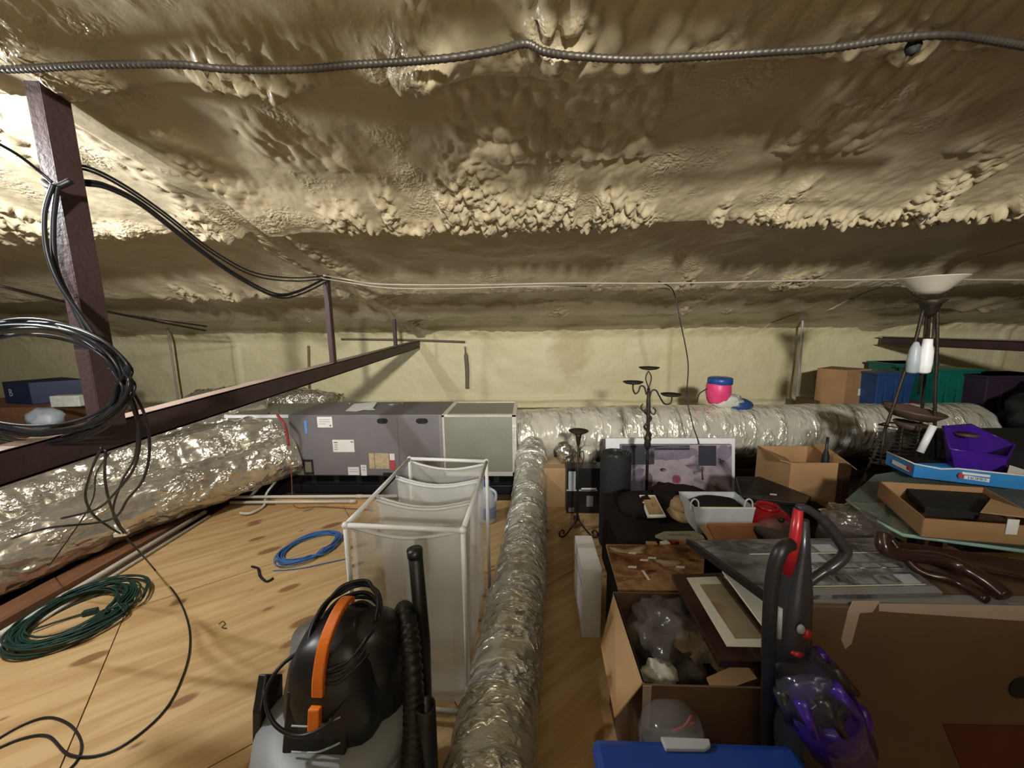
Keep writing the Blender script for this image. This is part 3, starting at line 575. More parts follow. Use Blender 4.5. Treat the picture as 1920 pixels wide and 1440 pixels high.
rod('thin_wire', 'thin copper-brown wire dropping beside the air handler', 'wire', [P(545, 850, y=3.12), P(547, 900, y=3.08), P(548, 930, y=3.04)], .005, 'rust')
rod('thin_wire', 'thin brown wire wandering on plywood before the curb board', 'wire', [P(548, 945, z=.01), P(560, 952, z=.01), P(600, 950, z=.01), P(650, 953, z=.01), P(700, 957, z=.01)], .003, 'rust')

# cords on the floor
def coil(name, label, c, r, mt, loops, cr, wig, h, seed, ecc=1, ang=0, parent=None):
    rr = random.Random(seed); pts = []
    for k in range(loops):
        ra = r+rr.uniform(-wig, wig); ox, oy = rr.uniform(-wig, wig)*.7, rr.uniform(-wig, wig)*.7; z0 = cr+h*rr.random(); ph = rr.uniform(0, 6)
        for s in range(20):
            an = 2*math.pi*s/20; q = V((ra*math.cos(an)*ecc+ox, ra*math.sin(an)+oy, 0)); q = Matrix.Rotation(ang, 3, 'Z')@q
            pts.append(V(c)+q+V((0, 0, z0+.006*math.sin(an*3+ph)+.006)))
    return tube(B(), spline(pts, 4), cr, 6)
c = P(148, 1160, z=0)
t = thing('extension_cord', 'dark green extension cord coiled on the plywood at left', 'cord', c)
obj('loops', coil('', '', c, .235, 'green_c', 22, .0048, .045, .045, 4, .88, .3), 'green_c', t, True)
obj('lead', tube(B(), spline([c+V((-.12, -.10, .02)), c+V((-.06, -.02, .01)), c+V((.0, .02, .012))], 6), .005, 8), 'green_c', t, True)
obj('plug', box(B(), c+V((.03, .03, .016)), (.06, .028, .026), .5), 'green_c', t, bev=.004)
c = P(583, 1028, z=0)
t = thing('network_cable', 'bright blue cable coiled on the plywood beside the hamper', 'cable', c)
obj('loops', coil('', '', c, .20, 'blue_c', 11, .0038, .022, .02, 9, .72, -.55), 'blue_c', t, True)
obj('loose_end', tube(B(), spline(fl((512, 1070), (560, 1066), (610, 1056), (660, 1045)), 6), .003, 6), 'blue_c', t, True)
rod('velcro_strap', 'small black strap curled on plywood beside blue cable', 'strap', fl((472, 1062), (484, 1066), (488, 1080), (500, 1090), (512, 1084)), .008, 'blackm', seg=4)
rod('wire_scrap', 'tiny curl of wire on the bare plywood', 'wire', fl((410, 1170), (418, 1165), (422, 1170), (416, 1176), (425, 1178)), .002, 'iron')

# ------------------------------------------------------------------ laundry sorter
zS = .81; FL, FR = P(648, 985, z=zS), P(868, 994, z=zS); BL, BR = P(768, 860, z=zS), P(912, 865, z=zS)
t = thing('laundry_sorter', 'white tube-frame laundry hamper with three sheer mesh bags', 'hamper', ((FL.x+FR.x)/2, (FL.y+BR.y)/2, 0))
d3 = lambda p, z: V((p.x, p.y, z))
for a, b in ((FL, FR), (BL, BR), (FL, BL), (FR, BR)): obj('top_rail', tube(B(), [a, b], .0095, 10), 'pvcg', t, True)
for p in (FL, FR, BL, BR):
    obj('upright', tube(B(), [d3(p, .05), d3(p, zS)], .0095, 10), 'pvcg', t, True)
    cst = obj('caster', tube(B(), [d3(p, .026)-V((.01, 0, 0)), d3(p, .026)+V((.01, 0, 0))], .026, 14), 'blackm', t, True)
    obj('corner_joint', blob(p, (.014, .014, .014), 1, 0, 2), 'pvcg', t, True)
for a, b in ((FL, FR), (BL, BR), (FL, BL), (FR, BR)): obj('bottom_rail', tube(B(), [d3(a, .07), d3(b, .07)], .0095, 10), 'pvcg', t, True)
def bag(f0, f1):
    pts = []; A0, A1 = FL.lerp(BL, f0), FR.lerp(BR, f0); C0, C1 = FL.lerp(BL, f1), FR.lerp(BR, f1)
    for a_, b_, sg in ((A0, A1, 1), (C1, C0, -1)):
        for s in range(10):
            u = s/9; p = a_.lerp(b_, u); pts.append(p+V((0, 0, -.035*math.sin(math.pi*u))))
    bm = B(); rings = []; cen = (A0+A1+C0+C1)/4
    for z in np.linspace(0, 1, 14):
        zz = zS-.01-z*(zS-.10); ring = []
        for k, p in enumerate(pts):
            wv = .010*math.sin(k*2.1+z*5)*math.sin(math.pi*min(1, z*1.3)); q = cen+(p-cen)*(.94-.06*z+wv*2)
            ring.append(bm.verts.new((q.x, q.y, zz+(p.z-zS)*(1-z))))
        rings.append(ring)
    for A_, C_ in zip(rings, rings[1:]):
        for k in range(20): bm.faces.new((A_[k], A_[(k+1) % 20], C_[(k+1) % 20], C_[k]))
    bm.faces.new(rings[-1])
    o = obj('mesh_bag', bm, 'net', t, True)
    for a_, b_ in ((A0, A1), (C0, C1)):
        pp = [cen+((a_.lerp(b_, s/8))-cen)*.94+V((0, 0, -.035*math.sin(math.pi*s/8)-.012)) for s in range(9)]
        obj('bag_hem', tube(B(), [V((p.x, p.y, p.z)) for p in pp], .007, 6), 'netd', o, True)
    obj('hanging_strap', tube(B(), [A0+V((0, .02, .0)), cen+(A0-cen)*.93+V((0, 0, -.02))], .006, 6), 'netd', o, True)
    obj('care_tag', mm(B(), (A0.x+.05, (A0.y+C0.y)/2, zS-.17), (A0.x+.052, (A0.y+C0.y)/2+.05, zS-.10)), 'paper', o)
for f0, f1 in ((.01, .34), (.35, .66), (.67, .99)): bag(f0, f1)

# ------------------------------------------------------------------ wet/dry vacuum
c = V((-.565, .90, 0))
t = thing('shop_vacuum', 'grey and black wet-dry vacuum with orange handle', 'vacuum cleaner', c)
obj('tank', lathe(B(), c, [(.15, .04), (.185, .07), (.20, .20), (.205, .31), (.215, .325), (.215, .345), (.2, .355)], 40), 'vgrey', t, True)
obj('dolly', lathe(B(), c, [(.20, .03), (.22, .035), (.22, .06), (.19, .065)], 32), 'blackm', t, True)
for k in range(4): an = R(45+90*k); p = c+V((.21*math.cos(an), .21*math.sin(an), .022)); obj('caster', tube(B(), [p-V((.012, 0, 0)), p+V((.012, 0, 0))], .022, 14), 'orange' if k == 1 else 'blackm', t, True)
obj('lid', lathe(B(), c, [(.215, .345), (.21, .375), (.19, .40), (.13, .41)], 40, rf=lambda a, z: 1+.03*math.cos(4*a)), 'vgrey', t, True)
sq = lambda a, z: 1/max(abs(math.cos(a)), abs(math.sin(a)))**.45
obj('motor_head', lathe(B(), c+V((.02, .03, 0)), [(.135, .40), (.14, .47), (.135, .53), (.12, .60), (.095, .645), (.05, .665), (.001, .668)], 36, rf=sq), 'black', t, True)
obj('side_cheek', lathe(B(), c+V((.10, .05, 0)), [(.09, .40), (.095, .55), (.08, .64), (.04, .67), (.001, .672)], 24), 'black', t, True)
obj('side_cheek', lathe(B(), c+V((-.085, .07, 0)), [(.08, .40), (.075, .52), (.06, .60), (.02, .62), (.001, .62)], 24), 'vgrey', t, True)
# front control face
obj('front_panel', slab(B(), [c+V(p) for p in ((-.085, -.115, .405), (.085, -.115, .405), (.095, -.085, .56), (-.075, -.085, .56))], .03, (0, 1, 0)), 'black', t, bev=.006)
for z0 in (.425, .49): obj('trim_line', tube(B(), spline([c+V((-.05, -.122+(z0-.425)*.17, z0)), c+V((.02, -.124+(z0-.425)*.17, z0+.005)), c+V((.075, -.112+(z0-.425)*.17, z0+.02))], 6), .0025, 6), 'lat', t, True)
for sx in (-1,):
    obj('latch', slab(B(), [c+V(p) for p in ((-.225, -.05, .30), (-.225, .05, .30), (-.215, .06, .46), (-.235, .02, .50), (-.215, -.04, .44))], .025, (1, 0, 0)), 'black', t, bev=.004)
h = [c+V(p) for p in ((.022, -.100, .57), (.022, -.088, .62), (.024, -.055, .68), (.028, .0, .715), (.03, .05, .72), (.03, .08, .70))]
bm = B(); sp = spline(h, 6)
for i in range(len(sp)-1):
    pass
def ribbon(pts, wd, th, side=V((1, 0, 0))):
    bm = B(); rings = []
    for i, p in enumerate(pts):
        tt = (pts[min(i+1, len(pts)-1)]-pts[max(i-1, 0)]).normalized(); s_ = (side-tt*side.dot(tt)).normalized(); n_ = s_.cross(tt)
        rings.append([bm.verts.new(p+s_*a*wd/2+n_*b*th/2) for a, b in ((-1, -1), (1, -1), (1, 1), (-1, 1))])
    for A_, C_ in zip(rings, rings[1:]):
        for k in range(4): bm.faces.new((A_[k], A_[(k+1) % 4], C_[(k+1) % 4], C_[k]))
    bm.faces.new(rings[0][::-1]); bm.faces.new(rings[-1]); return bm
obj('carry_handle', ribbon(sp, .03, .018), 'orange', t, bev=.004)
obj('power_switch', box(B(), c+V((.015, -.113, .515)), (.03, .02, .06), 0, R(-12)), 'orange', t, bev=.004)
# power cord wrapped round the head
pts = []; rr = random.Random(5)
for k in range(9):
    for s in range(20):
        an = 2*math.pi*s/20; ra = .088+rr.uniform(-.003, .003)+.006*(k % 3); pts.append(c+V((.035+ra*math.cos(an), .03+ra*1.2*math.sin(an), .672-.013*k+.05*math.sin(an)+rr.uniform(-.003, .003))))
obj('power_cord', tube(B(), spline(pts, 3), .0055, 7), 'cable', t, True)
obj('cord_loop', tube(B(), spline([c+V(p) for p in ((-.07, .0, .61), (-.11, -.05, .60), (-.125, -.09, .56), (-.09, -.12, .51), (-.02, -.13, .485), (.05, -.12, .51), (.10, -.08, .56))], 8), .0055, 7), 'cable', t, True)
# corrugated hose and wands
hp = [c+V(p) for p in ((.12, .18, .36), (.13, .20, .50), (.16, .16, .60), (.20, .08, .62), (.235, .0, .54), (.245, -.05, .40), (.24, -.10, .24), (.22, -.14, .08), (.16, -.20, .04))]
pp = spline(hp, 12); fine = []
for a, b in zip(pp, pp[1:]):
    n = max(1, int((b-a).length/.004)); fine += [a.lerp(b, k/n) for k in range(n)]
obj('hose', tube(B(), fine, .027, 20, rf=lambda i, an, r: r*(1.09 if (i % 4) < 2 else .93)), 'hose', t, True)
wt, wb = P(778, 1032, y=1.04), P(800, 1330, y=.98)
t = thing('vacuum_wand', 'tall black vacuum wand tube standing behind the hose', 'vacuum wand', (wb.x, wb.y, 0))
obj('tube', tube(B(), [wt, V((wt.x+.01, wt.y, .5)), V((wt.x+.012, .99, .03))], [.022, .023, .024], 20), 'hose', t, True)
obj('mouth', tube(B(), [wt+V((0, 0, -.02)), wt+V((-.001, 0, .004))], .024, 20), 'black', t, True)
wt = P(797, 1322, y=.86)
bm = lathe(B(), (wt.x, wt.y, 0), [(.026, .01), (.028, wt.z), (.022, wt.z), (.022, wt.z-.08)], 24)
obj('vacuum_wand', bm, 'hose', None, True, label='short open black tube standing in front of tall wand', cat='vacuum wand')

# ------------------------------------------------------------------ bleach jug
c = P(914, 976, z=0)
t = thing('bleach_jug', 'pale bleach jug with blue cap behind the hamper', 'bottle', c)
obj('body', lathe(B(), c, [(.06, 0), (.068, .01), (.07, .16), (.06, .21), (.035, .27), (.022, .29), (.02, .30)], 24), 'bleach', t, True)
obj('cap', lathe(B(), c, [(.026, .292), (.026, .33), (.001, .332)], 20), 'blue', t, True)
obj('label_band', lathe(B(), c, [(.0705, .04), (.0712, .045), (.0712, .13), (.0705, .135)], 24), 'blabel', t, True)
obj('handle', tube(B(), spline([c+V((.03, -.02, .275)), c+V((.07, -.03, .25)), c+V((.072, -.02, .19)), c+V((.055, -.01, .16))], 6), .011, 8), 'bleach', t, True)

# ------------------------------------------------------------------ candle stands
def candle_single():
    c = P(1082, 1000, z=0); top = P(1082, 810, y=c.y).z
    t = thing('candle_stand', 'shorter black iron candle stand with one plate', 'candle holder', c)
    obj('stem', tube(B(), [c+V((0, 0, .10)), c+V((0, 0, top))], .008, 8), 'iron', t, True)
    obj('plate', lathe(B(), c+V((0, 0, top)), [(.01, -.01), (.05, -.004), (.068, .006), (.07, .010), (.05, .006), (.001, .005)], 28), 'iron', t, True)
    obj('cup', lathe(B(), c+V((0, 0, top)), [(.005, -.11), (.012, -.09), (.022, -.03), (.03, -.01)], 12), 'iron', t, True)
    for k in range(3):
        an = R(-90+120*k+60); d = V((math.cos(an), math.sin(an), 0)); pts = [c+V((0, 0, .16)), c+d*.02+V((0, 0, .10)), c+d*.07+V((0, 0, .045)), c+d*.115+V((0, 0, .012)), c+d*.15+V((0, 0, .02)), c+d*.155+V((0, 0, .05)), c+d*.13+V((0, 0, .062)), c+d*.115+V((0, 0, .045)), c+d*.125+V((0, 0, .034))]
        obj('scroll_foot', tube(B(), spline(pts, 6), .006, 8), 'iron', t, True)
    for k in range(2):
        s = 1 if k else -1; pts = [c+V((0, 0, .60)), c+V((s*.03, 0, .63)), c+V((s*.04, 0, .58)), c+V((s*.015, 0, .50)), c+V((0, 0, .42))]
        obj('scroll', tube(B(), spline(pts, 6), .0035, 6), 'iron', t, True)
candle_single()
def candle_triple():
    c = P(1210, 1010, z=0); y = c.y; c = V((c.x, c.y, 0)); X0 = P(1215, 700, y=y).x
    t = thing('candle_stand', 'tall black iron candle stand with three staggered plates', 'candle holder', c)
    zt = P(1215, 693, y=y).z; f = lambda px, py: P(px, py, y=y)
    obj('stem', tube(B(), [c+V((0, 0, .0)), f(1214, 850), f(1216, 760), f(1216, 728)], [.009, .010, .013, .010], 10), 'iron', t, True)
    obj('foot', lathe(B(), c, [(.09, .42-.42), (.09, .006), (.02, .02), (.011, .05)], 20), 'iron', t, True)
    sp = spline([f(1210, 830), f(1220, 815), f(1208, 800), f(1221, 785), f(1209, 772), f(1219, 762)], 6); obj('twist', tube(B(), sp, .008, 8), 'iron', t, True)
    obj('collar', lathe(B(), f(1214, 830), [(.008, -.05), (.024, -.02), (.020, .01), (.026, .03), (.008, .07)], 12), 'iron', t, True)
    for s in (-1, 1): obj('loop', tube(B(), spline([f(1216, 728), f(1216+s*5, 712), f(1216+s*4, 703), f(1216, 696)], 6), .004, 6), 'iron', t, True)
    for px, py, arm in ((1217, 691, None), (1187, 718, [(1212, 740), (1208, 726), (1201, 724), (1197, 734), (1191, 738), (1187, 730), (1187, 721)]), (1258, 741, [(1218, 745), (1222, 733), (1230, 732), (1237, 744), (1246, 757), (1257, 756), (1260, 745)])):
        p = f(px, py); pl = obj('plate', lathe(B(), p, [(.012, -.010), (.05, -.004), (.064, .004), (.067, .009), (.05, .004), (.001, .003)], 28), 'iron', t, True)
        if arm: obj('arm', tube(B(), spline([f(a, b) for a, b in arm], 6), .0055, 8), 'iron', t, True)
    for s, pts in ((0, [(1213, 748), (1212, 766), (1205, 770), (1202, 762), (1206, 757)]), (1, [(1218, 748), (1219, 770), (1226, 777), (1229, 769), (1224, 764)])):
        obj('scroll', tube(B(), spline([f(a, b) for a, b in pts], 6), .0045, 6), 'iron', t, True)
candle_triple()

# ------------------------------------------------------------------ boxes helper
def cbox(name, label, a, b, mt, cat='box', rz=0, flaps=True, group=None, tape=None, bev=.003, parent_parts=()):
    """closed carton with a flap seam and tape"""
    a, b = V(a), V(b); c = (a+b)/2; t = thing(name, label, cat, (c.x, c.y, a.z), group); s = b-a
    obj('carton', mm(B(), a, b), mt, t, bev=bev)
    if flaps:
        obj('flap_seam', mm(B(), (a.x+.01, c.y-.002, b.z-.0005), (b.x-.01, c.y+.002, b.z+.0015)), 'cardd', t)
        obj('tape', mm(B(), (a.x, c.y-.025, b.z), (b.x, c.y+.025, b.z+.001)), tape or 'tapec', t)
    return t
def open_box(name, label, a, b, mt, th=.006, cat='box', flaps=(), floor_z=None):
    a, b = V(a), V(b); t = thing(name, label, cat, ((a.x+b.x)/2, (a.y+b.y)/2, a.z))
    obj('front_wall', mm(B(), a, (b.x, a.y+th, b.z)), mt, t); obj('back_wall', mm(B(), (a.x, b.y-th, a.z), b), mt, t)
    obj('left_wall', mm(B(), (a.x, a.y+th, a.z), (a.x+th, b.y-th, b.z)), mt, t); obj('right_wall', mm(B(), (b.x-th, a.y+th, a.z), (b.x, b.y-th, b.z)), mt, t)
    obj('bottom', mm(B(), (a.x+th, a.y+th, a.z), (b.x-th, b.y-th, a.z+th)), mt, t)
    for q in flaps: obj('flap', slab(B(), q, .005, (0, 0, -1)), mt, t)
    return t

# white box on the floor
a = P(1090, 1195, z=0); b = P(1133, 1067, y=a.y); bk = P(1082, 1004, z=b.z)
t = thing('white_box', 'tall narrow plain white box standing on the plywood', 'box', (a.x, a.y, 0))
obj('carton', mm(B(), (a.x, a.y, 0), (b.x-.01, bk.y, b.z)), 'white', t, bev=.002); obj('lid_seam', mm(B(), (a.x-.001, a.y+.01, b.z-.10), (a.x+.001, bk.y-.01, b.z-.095)), 'ink', t)
# black roll of foam mat
c = P(1150, 1018, z=0); zr = P(1150, 850, y=c.y).z
t = thing('rolled_mat', 'black rolled-up exercise mat standing on end', 'mat', c)
obj('outer_roll', lathe(B(), c, [(.098, 0), (.102, .01), (.102, zr-.01), (.098, zr), (.06, zr), (.058, zr-.15)], 36), 'blackm', t, True)
pts = [c+V(((.1-.055*k/60)*math.cos(k*.35), (.1-.055*k/60)*math.sin(k*.35), zr)) for k in range(60)]
obj('spiral_edge', tube(B(), pts, .004, 6), 'vdark', t, True)
# boxes behind the stands
a = P(1022, 975, z=0); cbox('cardboard_box', 'plain brown carton beside the flexible duct, behind shorter candle stand', (a.x, 2.95, 0), (a.x+.46, 3.22, P(1040, 878, y=2.95).z), 'card2')
a = P(1062, 962, z=0); bz = P(1062, 878, y=a.y).z; bx1 = P(1119, 900, y=a.y).x
t = thing('product_box', 'black glossy product box with pale print behind shorter candle stand', 'box', (a.x+.12, a.y, 0))
obj('carton', mm(B(), (a.x, a.y, 0), (bx1+.06, a.y+.14, bz)), 'black', t)
f = lambda px, py: P(px, py, y=a.y-.002)
for x0, y0, x1, y1, mt_ in ((1066, 884, 1079, 918, 'lat'), (1062, 918, 1120, 921, 'lat'), (1090, 915, 1118, 920, 'paper'), (1100, 930, 1112, 950, 'grey'), (1066, 952, 1076, 960, 'grey')):
    p, q = f(x0, y0), f(x1, y1); obj('print', mm(B(), (p.x, a.y-.002, q.z), (q.x, a.y, p.z)), mt_, t)
zc_ = P(1040, 878, y=2.95).z
obj('silver_bag', blob((P(1062, 842, y=3.05).x, 3.08, zc_+.085), (.085, .07, .09), 61, .25, 3), 'silver', None, True, label='shiny silver crumpled bag behind shorter candle plate', cat='bag')
obj('round_ornament', blob((P(1105, 845, y=3.08).x, 3.1, zc_+.075), (.075, .07, .078), 62, .05, 3), 'foilT', None, True, label='round pinkish-silver ball right of the silver bag', cat='ornament')
# canvases
zc0 = .12
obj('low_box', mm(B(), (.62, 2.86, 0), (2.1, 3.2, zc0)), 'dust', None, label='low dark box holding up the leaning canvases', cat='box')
def canvas(label, px0, px1, pyt, y, mt, back):
    a, b = P(px0, pyt, y=y+.06), P(px1, pyt, y=y+.06); zt_ = a.z; t = thing('canvas_picture', label, 'picture', ((a.x+b.x)/2, y, zc0))
    q = [V((a.x, y, zc0)), V((b.x, y, zc0)), V((b.x, y+.06, zt_)), V((a.x, y+.06, zt_))]
    obj('stretcher', slab(B(), [p+V((0, .004, 0)) for p in q], .02, (0, 1, 0)), back, t); obj('painted_face', slab(B(), q, .004, (0, 1, 0)), mt, t); return t, q
canvas('blank white canvas leaning on the trunk duct', 1136, 1378, 822, 2.98, 'white', 'white')
t, q = canvas('pinkish black-and-white portrait canvas with red lips patch', 1165, 1372, 834, 2.90, 'art', 'black')
pf = lambda u, v: q[0].lerp(q[1], u).lerp(q[3].lerp(q[2], u), v)+V((0, -.002, 0))
def patch(name, u, v, du, dv, mt, n=14, seed=1, ph=0):
    rr = random.Random(seed); pts = [pf(u+du*math.cos(2*math.pi*k/n)*(1+rr.uniform(-.15, .15)), v+dv*math.sin(2*math.pi*k/n)*(1+rr.uniform(-.15, .15))) for k in range(n)]
    obj(name, slab(B(), pts, .001, (0, 1, 0)), mt, t)
pale = mat('print_pale', (.36, .30, .34), .5, var=.2, vscale=8); pale2 = mat('print_mauve', (.18, .15, .20), .5, var=.3, vscale=9); dkp = mat('print_dark', (.03, .03, .045), .5)
for u0, v0, u1, v1 in ((.005, .62, .30, .99), (.30, .90, .62, .99), (.70, .60, .86, .985)):
    obj('print_patch', slab(B(), [pf(u0, v0), pf(u1, v0), pf(u1, v1), pf(u0, v1)], .0008, (0, 1, 0)), dkp, t)
patch('print_patch', .42, .38, .26, .33, pale, seed=4)
patch('print_patch', .45, .84, .24, .14, pale2, seed=5); patch('print_patch', .93, .85, .065, .14, pale2, seed=6); patch('print_patch', .17, .30, .12, .25, pale2, seed=7)
patch('lips_patch', .50, .34, .045, .085, mat('print_rose', (.42, .08, .12), .5), seed=8); patch('print_patch', .38, .52, .03, .035, dkp, seed=9)

# ------------------------------------------------------------------ middle heap
SUP = .45
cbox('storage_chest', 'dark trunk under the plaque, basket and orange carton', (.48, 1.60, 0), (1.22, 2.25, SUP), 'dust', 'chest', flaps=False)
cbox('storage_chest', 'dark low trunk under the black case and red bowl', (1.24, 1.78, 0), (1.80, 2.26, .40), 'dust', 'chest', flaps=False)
# small leaning frame
q = [P(1199, 928, y=2.0), P(1228, 928, y=2.0), P(1249, 968, y=1.86), P(1215, 969, y=1.86)]
t = thing('leaning_picture', 'small cream-edged picture frame leaning behind the plaque', 'picture', (q[2]+q[3])/2)
obj('frame', slab(B(), q, .012, (0, .4, -1)), 'cream', t, bev=.001); cc = sum(q, V((0, 0, 0)))/4
obj('picture', slab(B(), [cc+(p-cc)*.80+V((0, -.003, .003)) for p in q], .002, (0, 0, -1)), 'hat', t)
obj('lettering', slab(B(), [cc+(p-cc)*V((1, 1, 1)).x*.12+V((0, -.005, .008)) for p in q], .001, (0, 0, -1)), 'ink', t)
obj('dark_bundle', blob((.66, 2.02, SUP+.04), (.14, .11, .07), 3, .3), 'dust', None, True, label='dark bundle under the small leaning frame', cat='bundle')
# plaque
q = [P(a, b, z=SUP+.03) for a, b in ((1228, 1003), (1246, 996), (1300, 995), (1318, 1003), (1322, 1010), (1300, 1012), (1250, 1011))]
t = thing('plaque', 'grey-green pointed wooden plaque with faint lettering', 'sign', (q[0]+q[3])/2)
obj('board', slab(B(), q, .014), 'plaque', t, bev=.002)
text('VERANDAH', .022, P(1275, 1003, z=SUP+.031), (0, 0, -.02), 'ink', t)
rr = random.Random(2)
for i, (px, py, mt_, lab) in enumerate(((1222, 1022, 'card2', 'crumpled tan paper bits in front of the plaque'), (1247, 1021, 'paper', 'small white paper piece in front of plaque'), (1262, 1018, 'redp', 'small red object just under the plaque'), (1280, 1018, 'card', 'brown scrap beside the small red object'))):
    obj('small_item', box(B(), P(px, py, z=SUP+.015), (.05-.008*i, .03, .024), .3*i), mt_, None, bev=.003, label=lab, cat='clutter')
# white basket
a, b = P(1300, 1000, z=SUP), P(1408, 1000, z=SUP)
hz = P(1350, 950, y=a.y).z
t = thing('white_basket', 'white fabric basket with loop handles on dark trunk', 'basket', ((a.x+b.x)/2, a.y+.1, SUP))
bm = B(); cx = (a.x+b.x)/2; wv = (b.x-a.x)
for k, (sx, off) in enumerate(((1, 0),)):
    th = .006
    P0 = [(-wv/2+.02, 0), (wv/2-.01, 0), (wv/2-.01, .16), (-wv/2+.02, .16)]; P1 = [(-wv/2-.012, -.012), (wv/2+.0, -.012), (wv/2+.0, .175), (-wv/2-.012, .175)]
    lo = [bm.verts.new((cx+x, a.y+y, SUP)) for x, y in P0]; hi = [bm.verts.new((cx+x, a.y+y, hz)) for x, y in P1]
    hi2 = [bm.verts.new((cx+x*.94, a.y+.08+(y-.08)*.9, hz)) for x, y in P1]; lo2 = [bm.verts.new((cx+x*.94, a.y+.08+(y-.08)*.9, SUP+.01)) for x, y in P0]
    for i in range(4):
        j = (i+1) % 4; bm.faces.new((lo[i], lo[j], hi[j], hi[i])); bm.faces.new((hi[i], hi[j], hi2[j], hi2[i])); bm.faces.new((hi2[i], hi2[j], lo2[j], lo2[i]))
    bm.faces.new(lo[::-1]); bm.faces.new(lo2)
obj('tub', bm, 'basket', t)
for px in (1302, 1403):
    p = P(px, 948, y=a.y); obj('loop_handle', tube(B(), spline([p+V((-.018, 0, -.02)), p+V((-.016, 0, .02)), p+V((0, 0, .035)), p+V((.018, .0, .02)), p+V((.022, 0, -.02))], 6), .004, 8), 'basket', t, True)
obj('rim', mm(B(), (cx-wv/2+.02, a.y-.014, hz-.004), (cx+wv/2, a.y-.010, hz+.004)), 'cream', t)
obj('dark_filler', blob((cx, a.y+.085, hz-.035), (wv*.44, .075, .045), 51, .15, 3), 'dust', None, True, label='dark filler added to darken the inside of the white fabric basket', cat='cloth')  # added filler, makes the inside of the basket read dark
# orange carton
a, b = P(1338, 1020, z=SUP), P(1432, 1020, z=SUP); hz = P(1380, 984, y=a.y).z
t = thing('orange_carton', 'orange-brown open carton in front of white basket', 'box', ((a.x+b.x)/2, a.y, SUP))
obj('body', slab(B(), [P(1325, 979, y=a.y+.09), P(1425, 980, y=a.y+.09), P(1436, 1018, y=a.y), P(1346, 1024, y=a.y)], .05, (0, .7, -.7)), 'cardr', t, bev=.003)
obj('flap', slab(B(), [P(1312, 988, y=a.y+.07), P(1324, 984, y=a.y+.085), P(1344, 1020, y=a.y), P(1334, 1020, y=a.y-.01)], .004, (0, 1, 0)), 'card2', t)
# straw hat, plank
c = P(1278, 945, y=1.98)
t = thing('straw_hat', 'brown straw hat lying on the heap before portrait canvas', 'hat', c+V((0, 0, -.05)))
obj('crown', blob(c, (.07, .06, .045), 4, .12), 'hat', t, True); obj('brim', lathe(B(), c+V((0, 0, -.02)), [(.06, 0), (.10, -.01), (.102, -.006), (.06, .006)], 28, axis=(.1, -.45, 1)), 'hat', t, True)
obj('dark_bundle', blob((.86, 2.08, SUP+.05), (.16, .12, .08), 7, .3), 'dust', None, True, label='dark bundle beneath the straw hat', cat='bundle')
a, b = P(1300, 912, y=2.35), P(1394, 950, y=2.0); dv = V((0, 0, -.035))
obj('dark_plank', slab(B(), [a, b, b+dv, a+dv*1.6], .02, (0, 1, 0)), 'brownd', None, label='dark brown plank slanting in front of portrait canvas', cat='plank')
# red bowl
c = P(1436, 985, y=1.86); c.z = .402
t = thing('red_bowl', 'glossy dark red bowl upside down beside the white basket', 'bowl', c)
obj('bowl', lathe(B(), c, [(.135, 0), (.14, .01), (.135, .06), (.11, .12), (.06, .155), (.001, .165)], 32), 'redp', t, True); obj('foot_ring', lathe(B(), c, [(.055, .155), (.053, .17), (.045, .17), (.043, .158)], 24), 'redp', t, True)
# glass lid
c = P(1462, 1000, z=.50)
t = thing('domed_cover', 'clear domed glass lid with dark rim by the collage', 'lid', c)
obj('dome', lathe(B(), c, [(.10, 0), (.095, .02), (.07, .045), (.03, .058), (.001, .06)], 28), 'clear', t, True); obj('rim', lathe(B(), c, [(.103, -.004), (.106, 0), (.103, .005), (.098, .003)], 32), 'black', t, True)
obj('knob', lathe(B(), c, [(.008, .058), (.015, .07), (.012, .08), (.001, .082)], 12), 'black', t, True)
obj('grey_case', mm(B(), (c.x-.1, c.y-.1, SUP if c.x < 1.2 else .4), (c.x+.12, c.y+.1, c.z-.006)), 'dust', None, label='dark case under the clear glass lid', cat='box')
# black case
a, b = P(1385, 955, y=2.15), P(1520, 968, y=1.98)
t = thing('black_case', 'black hard case with small badge behind the red bowl', 'case', ((a.x+b.x)/2, 2.2, .40))
q = [P(1380, 893, y=2.35), P(1424, 893, y=2.42), P(1521, 930, y=2.12), P(1512, 944, y=1.98), P(1390, 930, y=2.15)]
obj('lid', slab(B(), q, .03), 'black', t, bev=.006); zz = min(p.z for p in q)-.02
lo = [V((p.x, p.y, .40)) for p in q]; bm = B(); A_ = [bm.verts.new(p+V((0, 0, -.03))) for p in q]; C_ = [bm.verts.new(p) for p in lo]
for i in range(5): j = (i+1) % 5; bm.faces.new((A_[i], A_[j], C_[j], C_[i]))
bm.faces.new(A_); bm.faces.new(C_[::-1]); obj('shell', bm, 'blackm', t); p = P(1450, 927, y=2.06); obj('badge', box(B(), p, (.035, .003, .008), -.2, 0), 'lat', t)
